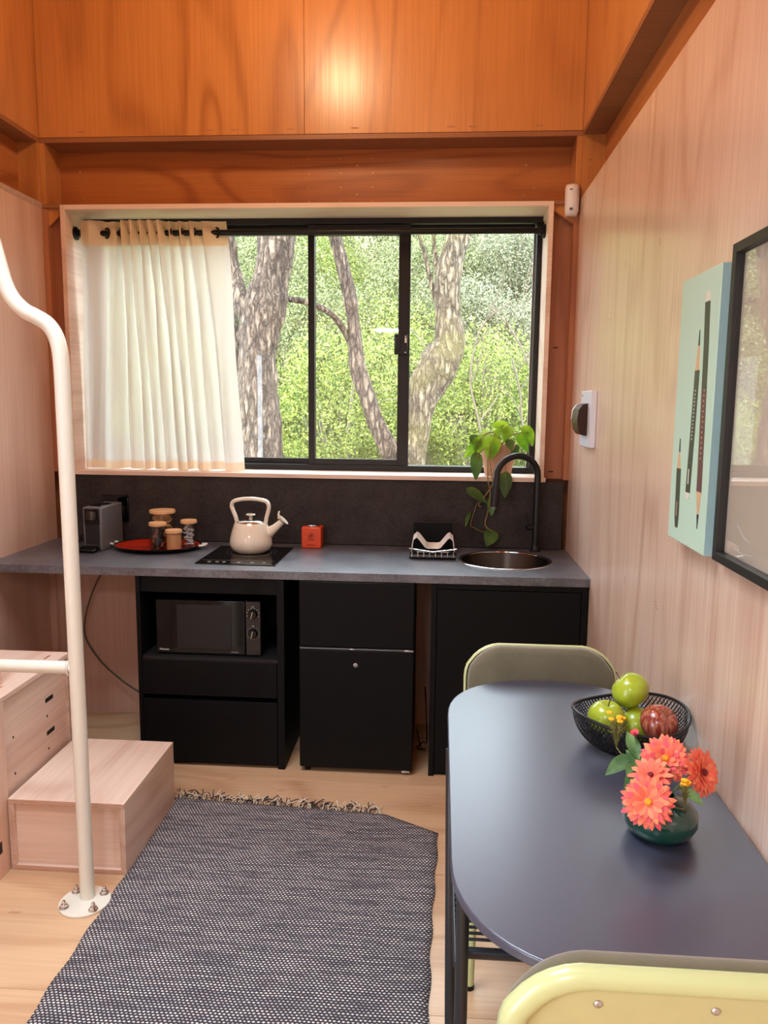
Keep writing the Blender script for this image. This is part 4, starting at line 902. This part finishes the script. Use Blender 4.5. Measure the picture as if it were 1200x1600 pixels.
# dish rack
dk = thing('dish_rack', 'small steel wire dish rack with black tray left of the sink', 'dish rack', (-.025, -.23, CZ))
rx0, rx1, ry0, ry1 = -.125, .078, -.322, -.14
bx(rx0-.004, ry0, CZ+.001, rx1+.004, ry1, CZ+.012).build('tray', 'gloss', dk, bevel=.004)
bx(rx0, ry0-.004, CZ+.014, rx1, ry0+.010, CZ+.034).build('front_rail', 'black', dk, bevel=.002)
lips = MB().tube([(rx0-.004, ry0-.002, CZ+.048), (rx0+.02, ry0-.012, CZ+.046), (-.025, ry0-.022, CZ+.037), (rx1-.02, ry0-.012, CZ+.046), (rx1+.004, ry0-.002, CZ+.048)], .0035, 8); lips.build('curved_lip', 'chrome', dk)
bx(rx0, ry0-.008, CZ+.012, rx1, ry0-.004, CZ+.022).build('comb_base', 'grey', dk)
for k in range(8): bx(rx0+.006+k*.0265, ry0-.010, CZ+.012, rx0+.0095+k*.0265, ry0-.004, CZ+.034).build('comb_tooth', 'steel', dk)
bx(rx0+.03, ry0-.009, CZ+.034, rx1-.03, ry0-.005, CZ+.0375).build('name_strip', 'steel', dk)
for k in range(8):
    y = ry0+.012+k*.021; W_ = [(rx0+.004, .030), (rx0+.012, .085), (rx0+.026, .098), (rx0+.036, .092), (rx0+.068, .052), (rx0+.08, .048), (rx1-.08, .048), (rx1-.068, .052), (rx1-.036, .092), (rx1-.026, .098), (rx1-.012, .085), (rx1-.004, .030)]
    MB().tube([(a, y, CZ+b) for a, b in W_], .0023, 6).build('wire', 'wire', dk)
for x in (rx0+.004, rx1-.004):
    for z in (.030, .055): MB().tube([(x+(.004 if x < 0 else -.004)*(z > .04), ry0+.005, CZ+z), (x+(.004 if x < 0 else -.004)*(z > .04), ry1-.01, CZ+z)], .0025, 6).build('side_wire', 'chrome', dk)
bx(rx0+.008, ry1-.002, CZ+.001, rx1-.014, ry1+.008, CZ+.142).build('drying_board', 'black', org=(-.03, ry1, CZ), bevel=.004, label='flat black board standing upright behind the dish rack', cat='board')
# sink
sk = thing('sink', 'round dark metal sink with bright steel rim', 'sink', (SX, SY, CZ))
MB().lathe([(SR-.010, .0005), (SR-.009, .0025), (SR+.004, .0032), (SR+.007, .0004), (SR+.004, .0002)], (SX, SY, CZ), 72).build('rim', 'chrome', sk, ang=.9)
MB().lathe([(SR-.0085, .002), (SR-.012, -.004), (SR-.016, -.12), (SR-.04, -.155), (.03, -.162), (0, -.163)], (SX, SY, CZ), 72).build('basin', 'dsteel', sk, ang=.9, rec=False)
MB().lathe([(0, -.158), (.035, -.158), (.040, -.161), (.040, -.165), (0, -.165)], (SX, SY, CZ), 32).build('drain', 'dsteel', sk)
# tap
tp = thing('tap', 'matt black arched tap standing behind the round sink', 'tap', (.461, -.065, CZ))
tx0, ty0 = .461, -.065; ex, ey = .262, -.165
def TP(t, z): return (tx0+(ex-tx0)*t, ty0+(ey-ty0)*t, CZ+z)
arcp = [TP(0, .02), TP(0, .33)]+[TP(.5-.5*math.cos(a*PI/14), .365+.092*math.sin(a*PI/14)) for a in range(0, 14)]
arcp += [TP(.995, .345), TP(1.0, .33)]
MB().tube(arcp, .0155, 20).build('neck', 'alu', tp, ang=1.2)
MB().tube([TP(1.0, .335), TP(1.03, .26), TP(1.045, .225)], [.0165, .0175, .016], 20).build('spray_head', 'alu', tp)
MB().tube([TP(1.047, .227), TP(1.052, .217)], .0135, 16).build('aerator', 'grey', tp)
MB().lathe([(0, 0), (.026, 0), (.026, .006), (.021, .010), (.0175, .03), (0, .03)], (tx0, ty0, CZ), 28).build('base', 'alu', tp, ang=.6)
hd = MB().tube([(tx0, ty0, CZ+.115), (tx0-.045, ty0-.012, CZ+.115)], .0125, 16).build('valve', 'alu', tp)
MB().tube([(tx0-.036, ty0-.01, CZ+.12), (tx0-.050, ty0-.014, CZ+.19)], .0028, 8).build('lever', 'alu', hd)
# potted plant
ppx, ppy, ppz = .285, .085, 1.219
pt = thing('potted_plant', 'trailing green plant in a terracotta pot on the window sill', 'plant', (ppx, ppy, ppz))
MB().lathe([(0, 0), (.062, 0), (.064, .004), (.086, .125), (.088, .128), (.088, .15), (.082, .15), (.080, .13), (0, .128)], (ppx, ppy, ppz), 40).build('pot', 'terra', pt, ang=.6)
MB().lathe([(0, .138), (.04, .136), (.079, .130)], (ppx, ppy, ppz), 24).build('soil', 'soil', pt)
def wpt(px, py, y):
    d = fw*1225.87+rt*(px-600)-up*(py-800); t = (y-(-3.7935))/d.y; return Vector((0, -3.7935, 1.5645))+t*d
LV = [  # base, tip (measured on the photograph, then given a depth), depth, width, dark
    ((776, 660), (782, 672), 0.02, .085, 0, (768, 668), (790, 664)),
]
leaves = [((790, 668), (768, 663), .04, .062, 0), ((760, 676), (757, 682), .03, .05, 0), ((822, 672), (833, 697), .0, .060, 0), ((812, 684), (826, 706), .02, .045, 0),
          ((770, 690), (765, 719), -.03, .085, 0), ((748, 690), (724, 716), .0, .05, 0), ((752, 694), (742, 716), -.01, .045, 0), ((742, 684), (744, 700), .02, .06, 1),
          ((744, 716), (744, 750), -.04, .062, 1), ((795, 690), (800, 704), -.02, .042, 1), ((790, 746), (789, 778), -.05, .064, 1), ((736, 768), (762, 785), -.05, .055, 1),
          ((768, 782), (768, 806), -.05, .045, 1), ((768, 834), (762, 845), -.05, .072, 1), ((733, 804), (729, 812), -.04, .02, 1), ((795, 672), (788, 684), .02, .05, 0), ((806, 700), (800, 712), .03, .035, 1), ((780, 674), (772, 686), .03, .045, 0)]
for k, (b, t_, y, w, dk_) in enumerate(leaves):
    B_, T_ = wpt(b[0], b[1], y+.01), wpt(t_[0], t_[1], y-.015); d = T_-B_
    if d.length < .05: T_ = B_+d.normalized()*.055+Vector((0, -.02, -.012))
    m, l = frame_from(B_, T_, (rnd.uniform(-.3, .3), -.8, .55)); leaf_mb(l, w, .10, True, 10).xf(m).build('leaf', 'leafd' if dk_ else 'leaf', pt, rec=False, ang=3)
top = Vector((ppx, ppy-.02, ppz+.14))
def vine(pxs, r=.0028):
    P_ = [top]+[wpt(a, b, c) for a, b, c in pxs]; MB().tube(smooth_path(P_, 5), r, 6).build('stem', 'vine', pt)
vine([(775, 676, .05), (768, 690, -.01), (765, 715, -.05), (768, 740, -.055), (770, 755, -.05), (760, 772, -.05), (748, 788, -.045), (752, 792, -.045)])
vine([(765, 690, 0), (762, 745, -.055), (766, 770, -.05), (762, 800, -.05), (758, 820, -.05), (768, 830, -.05)])
vine([(748, 792, -.04), (738, 808, -.04), (742, 825, -.045), (762, 833, -.05)][1:], .0015)
vine([(770, 676, .04), (756, 680, .02), (748, 692, 0)]); vine([(800, 680, .04), (815, 676, .02), (826, 676, .0)]); vine([(782, 670, .04), (788, 664, .03)]); vine([(765, 695, .0), (752, 705, -.03), (745, 716, -.04)])
vine([(790, 690, 0), (790, 720, -.045), (790, 746, -.05)], .002)

# ------------------------------------------------------------------ wall things
sw = thing('isolator_switch', 'pale switch box with curved dark brown cover on right wall', 'switch', (XR-.015, -.49, 1.5))
MB().prism([(XR, -.615), (XR-.022, -.605), (XR-.026, -.50), (XR-.022, -.385), (XR, -.375)], 'z', 1.395, 1.622).build('plate', 'bluew', sw, bevel=.003)
cv = [(XR-.024, 1.572), (XR-.045, 1.566), (XR-.060, 1.545), (XR-.065, 1.505), (XR-.060, 1.465), (XR-.045, 1.445), (XR-.024, 1.440)]
MB().prism([(-z, x) for x, z in cv], 'z', 0, 1).v
cover = MB(); nn = len(cv)
for y in (-.555, -.42):
    for x, z in cv: cover.v.append((x, y, z))
cover.face(range(nn)); cover.face(range(2*nn-1, nn-1, -1))
for i in range(nn): cover.face((i, (i+1) % nn, nn+(i+1) % nn, nn+i))
co = cover.build('cover', 'brownp', sw, bevel=.003)
lb = MB(); 
for y in (-.425, -.400):
    for x, z in cv[:4]: lb.v.append((x-.0008, y, z))
for i in range(3): lb.face((i, i+1, 4+i+1, 4+i))
lb.build('label_strip', 'white', sw, solid=.001)
bx(XR-.0270, -.50, 1.412, XR-.0240, -.475, 1.428).build('badge', 'white', sw, bevel=.001)
bx(XR-.0255, -.425, 1.600, XR-.0240, -.415, 1.606).build('badge', 'grey', sw)
se = thing('motion_sensor', 'small white motion sensor in the corner above the window', 'sensor', (.575, -.02, 2.5))
sp_ = [(.545, .0), (.545, -.03), (.552, -.044), (.570, -.052), (.590, -.050), (.604, -.040), (.606, 0)]
q = MB(); K = len(sp_)
for z, off in ((2.418, .018), (2.435, .004), (2.52, 0), (2.543, .002), (2.552, .012)):
    for x, y in sp_: q.v.append((x+(off*.3 if x < .575 else -off*.3), min(0, y+off), z))
for j in range(4):
    for i in range(K): q.face((j*K+i, j*K+(i+1) % K, (j+1)*K+(i+1) % K, (j+1)*K+i))
q.face(range(K)); q.face(range(5*K-1, 4*K-1, -1)); q.build('housing', 'white', se, ang=.9)
bx(.558, -.053, 2.524, .572, -.0495, 2.527).build('led_slot', 'blackin', se); bx(.562, -.0515, 2.436, .566, -.0455, 2.446).build('marking', 'blackin', se); bx(.569, -.0535, 2.436, .573, -.0465, 2.446).build('marking', 'blackin', se)
cvx = .578
cn = thing('canvas_print', 'pale green canvas picturing three tapered pencils', 'picture', (.6, -1.925, 1.24))
bx(cvx, -2.062, 1.240, XR, -1.790, 1.862).build('canvas', 'canvas', cn, bevel=.002)
bx(cvx+.001, -2.0628, 1.241, XR, -2.062, 1.861).build('canvas_side', 'canvas_s', cn)
def pen(name, pts, mat, lab=None):
    # pts: list of (y, z, halfwidth)
    m = MB(); n = len(pts)
    for s in (1, -1):
        for x in (cvx-.0012, cvx+.0005):
            for y, z, h in pts: m.v.append((x, y+s*h, z))
    def id_(s, x, i): return s*2*n+x*n+i
    for i in range(n-1):
        m.face((id_(0, 0, i), id_(0, 0, i+1), id_(1, 0, i+1), id_(1, 0, i))); m.face((id_(0, 0, i), id_(0, 1, i), id_(0, 1, i+1), id_(0, 0, i+1))); m.face((id_(1, 0, i), id_(1, 1, i), id_(1, 1, i+1), id_(1, 0, i+1)))
    return m.build(name, mat, cn, ang=.5)
# tall plum pencil, tip down
pen('pencil_print', [(-1.985, 1.792, 0.0155), (-1.993, 1.70, 0.0155), (-1.998, 1.60, 0.0155)], 'pen_dk')
pen('pencil_print', [(-1.998, 1.60, 0.0157), (-2.003, 1.5, 0.0157), (-2.008, 1.375, 0.0157)], 'pen_pl')
pen('pencil_print', [(-1.984, 1.815, 0.0062), (-1.984, 1.811, 0.0124), (-1.985, 1.800, 0.0155), (-1.985, 1.792, 0.0155)], 'pale')
pen('pencil_print', [(-2.008, 1.375, 0.0147), (-2.009, 1.345, 0.0093), (-2.010, 1.325, 0.0054)], 'pen_wood'); pen('pencil_print', [(-2.010, 1.325, 0.0056), (-2.010, 1.292, 0.0012)], 'pen_lead')
# middle dark pencil, tip up
pen('pencil_print', [(-1.944, 1.735, 0.0012), (-1.944, 1.70, 0.0047)], 'pen_lead'); pen('pencil_print', [(-1.944, 1.70, 0.0047), (-1.943, 1.655, 0.0109), (-1.943, 1.645, 0.0147)], 'pen_wood')
pen('pencil_print', [(-1.943, 1.645, 0.0152), (-1.937, 1.50, 0.0152), (-1.929, 1.365, 0.0152)], 'pen_dk'); pen('pencil_print', [(-1.929, 1.365, 0.0147), (-1.928, 1.355, 0.0139), (-1.928, 1.349, 0.0078)], 'pale')
# short dark pencil at the left, tip up
pen('pencil_print', [(-1.848, 1.487, 0.0012), (-1.849, 1.455, 0.0047)], 'pen_lead'); pen('pencil_print', [(-1.849, 1.455, 0.0047), (-1.851, 1.415, 0.0124)], 'pen_wood')
pen('pencil_print', [(-1.851, 1.415, 0.0152), (-1.856, 1.30, 0.0152), (-1.858, 1.272, 0.0093)], 'pen_dk')
for n_, (ya, za, yb, zb_) in enumerate((((-1.941), 1.60, -1.936, 1.49), (-2.002, 1.60, -2.006, 1.45))):
    for k in range(14): f = k/13; bx(cvx-.0018, ya+(yb-ya)*f-.0022, za+(zb_-za)*f-.0022, cvx-.0011, ya+(yb-ya)*f+.0022, za+(zb_-za)*f+.0012).build('print', 'pale' if n_ == 0 else 'pen_wood', cn)
bx(cvx-.0018, -1.9325, 1.385, cvx-.0011, -1.9275, 1.42).build('print', 'pale', cn); bx(cvx-.0018, -1.8555, 1.30, cvx-.0011, -1.8525, 1.335).build('print', 'pen_wood', cn)
pf = thing('picture_frame', 'large glazed picture in a thin black frame, nearest on right wall', 'picture', (.6, -2.5, 1.24))
f0, f1, g0, g1 = -2.98, -2.088, 1.239, 1.892
for a in ((.587, f1-.020, g0, XR, f1, g1), (.587, f0, g0, XR, f0+.02, g1), (.587, f0+.02, g1-.02, XR, f1-.02, g1), (.587, f0+.02, g0, XR, f1-.02, g0+.02)): bx(*a).build('frame', 'ash', pf, bevel=.0015)
bx(.606, f0+.02, g0+.02, .610, f1-.02, g1-.02).build('artwork', 'mat', pf)
bx(.598, f0+.02, g0+.02, .600, f1-.02, g1-.02).build('glass', 'picglass', pf)
for pts_ in ([(-2.17, 1.325), (-2.21, 1.305), (-2.24, 1.30)], [(-2.16, 1.278), (-2.20, 1.272), (-2.25, 1.276)], [(-2.18, 1.262), (-2.22, 1.266)]):
    MB().tube([(.6055, y, z) for y, z in pts_], .0014, 4).build('brush_stroke', 'white', pf)

# ------------------------------------------------------------------ outside
def hill(x, y): return -.5+max(0, y-1.2)*.34+max(0, y-6)*.25+.25*math.sin(x*.9+1)*math.sin(y*.7)
MB().grid(lambda u, v: (-14+28*u, .35+15*v, hill(-14+28*u, .35+15*v)), 40, 30).build('ground', 'earth', label='steep leafy bank rising outside the window', kind='structure', ang=3)
def trunk(name, label, mat, pts, y, scale=180, extra=(), base=None, knob=0):
    P_ = []; R_ = []
    for px, py, w in pts:
        p = wpt(px, py, y); P_.append(p); R_.append(w/2/scale)
    z0 = hill(P_[0].x, P_[0].y)-.1; P_.insert(0, Vector((P_[0].x, P_[0].y, z0))); R_.insert(0, R_[0]*1.1)
    up_ = P_[-1]-P_[-2]; P_.append(P_[-1]+up_.normalized()*2.2); R_.append(R_[-1]*.7)
    t = thing(name, label, 'tree', (P_[0].x, P_[0].y, z0)); S = smooth_path(P_, 8)
    RR = []
    for i in range(len(P_)-1):
        for k in range(8): f = k/8; RR.append(R_[i]*(1-f)+R_[i+1]*f)
    RR.append(R_[-1]); m = MB(); m.tube(S, RR, 28)
    from mathutils import noise
    c = [Vector(v) for v in m.v]; n = 28
    for i, v in enumerate(c):
        ctr = S[min(len(S)-1, i//n)]; d = (v-ctr); q = v*6; q.z *= .4
        am = noise.noise(q)*.22+noise.noise(v*22)*.10+knob*max(0, noise.noise(v*9))*.5; m.v[i] = tuple(ctr+d*(1+am))
    m.build('trunk', mat, t, ang=3)
    for ex_ in extra:
        Q = [wpt(a, b, y+dy) for a, b, w, dy in ex_]; MB().tube(smooth_path(Q, 6), [w/2/scale for i in range((len(Q)-1)) for w in [ex_[i][2]]*6]+[ex_[-1][2]/2/scale], 10).build('branch', mat, t, ang=3)
    return t
trunk('tree', 'broad gnarled brown trunk beside the curtain', 'bark', [(408, 735, 74), (404, 660, 66), (402, 600, 60), (404, 540, 58), (412, 480, 66), (424, 430, 52), (430, 380, 54), (436, 330, 54)], 2.6, 190,
      extra=[[(400, 500, 34, 0), (376, 470, 30, 0), (362, 420, 26, .1), (356, 370, 22, .1), (350, 300, 20, .1)], [(400, 700, 40, 0), (376, 600, 36, .1), (366, 540, 30, .1), (352, 480, 26, .2)]], knob=.25)
trunk('tree', 'slim leaning trunk seen through the middle pane', 'bark', [(622, 735, 30), (606, 700, 30), (588, 660, 28), (572, 615, 25), (558, 570, 22), (554, 520, 20), (548, 470, 21), (537, 425, 20), (524, 370, 20), (514, 330, 20)], 3.2, 172,
      extra=[[(552, 545, 11, 0), (540, 520, 10, 0), (522, 495, 9, -.1), (500, 480, 9, -.2), (470, 470, 9, -.3), (430, 466, 8, -.4)]])
trunk('tree', 'thick mossy elbowed trunk seen through the right pane', 'bark2', [(648, 735, 36), (650, 690, 38), (655, 640, 46), (668, 600, 56), (688, 562, 56), (702, 535, 46), (698, 490, 38), (700, 440, 38), (708, 400, 36), (718, 365, 34), (722, 320, 34)], 3.0, 177,
      extra=[[(700, 470, 9, 0), (688, 440, 8, 0), (680, 400, 6, .1), (676, 350, 5, .1)], [(690, 500, 9, 0), (676, 450, 7, .1), (664, 400, 6, .1), (650, 350, 5, .1)]], knob=.1)
for pth, lab, w_ in (([(836, 760), (826, 700), (815, 655), (812, 610), (800, 560)], 'thin dark bare sapling at the far right of the window', 5), ([(858, 740), (850, 640), (822, 560), (795, 510), (765, 480)], 'grey bare sapling arching left beside the window frame', 4), ([(760, 740), (748, 660), (735, 600), (742, 540), (760, 500), (800, 470)], 'grey bare sapling standing right of the elbowed trunk', 4)):
    P_ = [wpt(a, b, 3.9) for a, b in pth]; z0 = hill(P_[0].x, 3.9)-.1; P_.insert(0, Vector((P_[0].x, P_[0].y, z0)))
    t = thing('sapling', lab, 'sapling', tuple(P_[0])); MB().tube(smooth_path(P_, 6), [w_/2/160*(1-.012*i) for i in range((len(P_)-1)*6+1)], 7).build('stem', 'sapling', t, ang=3)
    for q in range(2, len(P_)-1):
        e = P_[q]+Vector((rnd.uniform(-.35, .35), rnd.uniform(-.2, .2), rnd.uniform(.15, .45))); MB().tube(smooth_path([P_[q], P_[q].lerp(e, .5)+Vector((.03, 0, .03)), e], 4), [.008-.0006*i for i in range(9)], 6).build('branch', 'sapling', t, ang=3)
def shrub_mesh(name, mat, seed, n, rx, ry, rz, ls):
    r = np.random.RandomState(seed); d = r.normal(size=(n, 3)); d /= np.linalg.norm(d, axis=1)[:, None]; rad = r.uniform(.55, 1, n)**.6
    bump = 1+.22*np.sin(d[:, 0]*5+seed)+.18*np.sin(d[:, 2]*7+seed*2)+.12*np.sin(d[:, 1]*9)
    c = d*(rad*bump)[:, None]*np.array([rx, ry, rz]); c += r.normal(scale=.05, size=(n, 3))
    a = r.normal(size=(n, 3)); a /= np.linalg.norm(a, axis=1)[:, None]; b = np.cross(a, r.normal(size=(n, 3))); b /= np.linalg.norm(b, axis=1)[:, None]
    s = ls*r.uniform(.6, 1.4, n)[:, None]; V = np.empty((n, 4, 3)); fold = np.cross(a, b)*s*.18
    V[:, 0] = c-a*s; V[:, 1] = c+b*s*.45+fold; V[:, 2] = c+a*s; V[:, 3] = c-b*s*.45+fold
    F = np.arange(n*4).reshape(n, 4); F2 = np.concatenate([F[:, [0, 1, 2]], F[:, [0, 2, 3]]])
    me = bpy.data.meshes.new(name); me.vertices.add(n*4); me.vertices.foreach_set('co', V.ravel()); me.loops.add(len(F2)*3); me.loops.foreach_set('vertex_index', F2.ravel().astype(np.int32))
    me.polygons.add(len(F2)); me.polygons.foreach_set('loop_start', np.arange(0, len(F2)*3, 3, dtype=np.int32)); me.polygons.foreach_set('loop_total', np.full(len(F2), 3, dtype=np.int32))
    me.materials.append(M[mat]); me.update(calc_edges=True); me.validate(); return me
SM = [shrub_mesh('shrub_foliage', 'fol_b', 1, 20000, 1.0, .8, .8, .021), shrub_mesh('shrub_foliage', 'fol_g', 2, 26000, 1.1, .9, 1.0, .018), shrub_mesh('shrub_foliage', 'fol_o', 3, 22000, 1.1, .9, .9, .020)]
tw = MB()
for k in range(15):
    a = rnd.uniform(0, 2*PI); r_ = rnd.uniform(.4, 1.05); tip = Vector((r_*math.cos(a), r_*.8*math.sin(a), rnd.uniform(-.2, 1.0)))
    mid = tip*.5+Vector((rnd.uniform(-.1, .1), rnd.uniform(-.1, .1), .1)); tw.tube([(0, 0, -.95), mid, tip], [.014, .009, .004], 5)
TWM = tw.mesh('stems', 'twig')
kinds = ['bright yellow-green small-leaved shrub on the bank outside', 'greyish green dense shrub on the bank outside', 'olive green shrub on the bank outside']
for row, (y, n) in enumerate(((4.6, 9), (5.8, 9), (7.0, 9), (8.4, 9), (10.0, 9))):
    for i in range(n):
        x = -7.2+i*1.55+(.7 if row % 2 else 0)+rnd.uniform(-.25, .25); yy_ = y+rnd.uniform(-.3, .3)
        k = (0 if (row == 0 or rnd.random() < .35) else 2) if x < .2 else (1 if rnd.random() < .75 else 2)
        if row == 0 and x > .2: k = rnd.choice((0, 1, 1, 1))
        z = hill(x, yy_)+.75
        t = thing('shrub', kinds[k], 'shrub', (x, yy_, hill(x, yy_)-.1), group=kinds[k])
        f_ = bpy.data.objects.new('foliage', SM[k]); COL.objects.link(f_); f_.parent = t; f_['kind'] = 'stuff'
        f_.location = (0, 0, .85); s_ = rnd.uniform(.92, 1.15); f_.scale = (s_, s_, s_); f_.rotation_euler = (0, 0, rnd.uniform(0, 6))
        g_ = bpy.data.objects.new('stems', TWM); COL.objects.link(g_); g_.parent = t; g_.location = (0, 0, .85); g_.rotation_euler = (0, 0, rnd.uniform(0, 6)); g_['kind'] = 'stuff'
print('objects', len(bpy.data.objects))
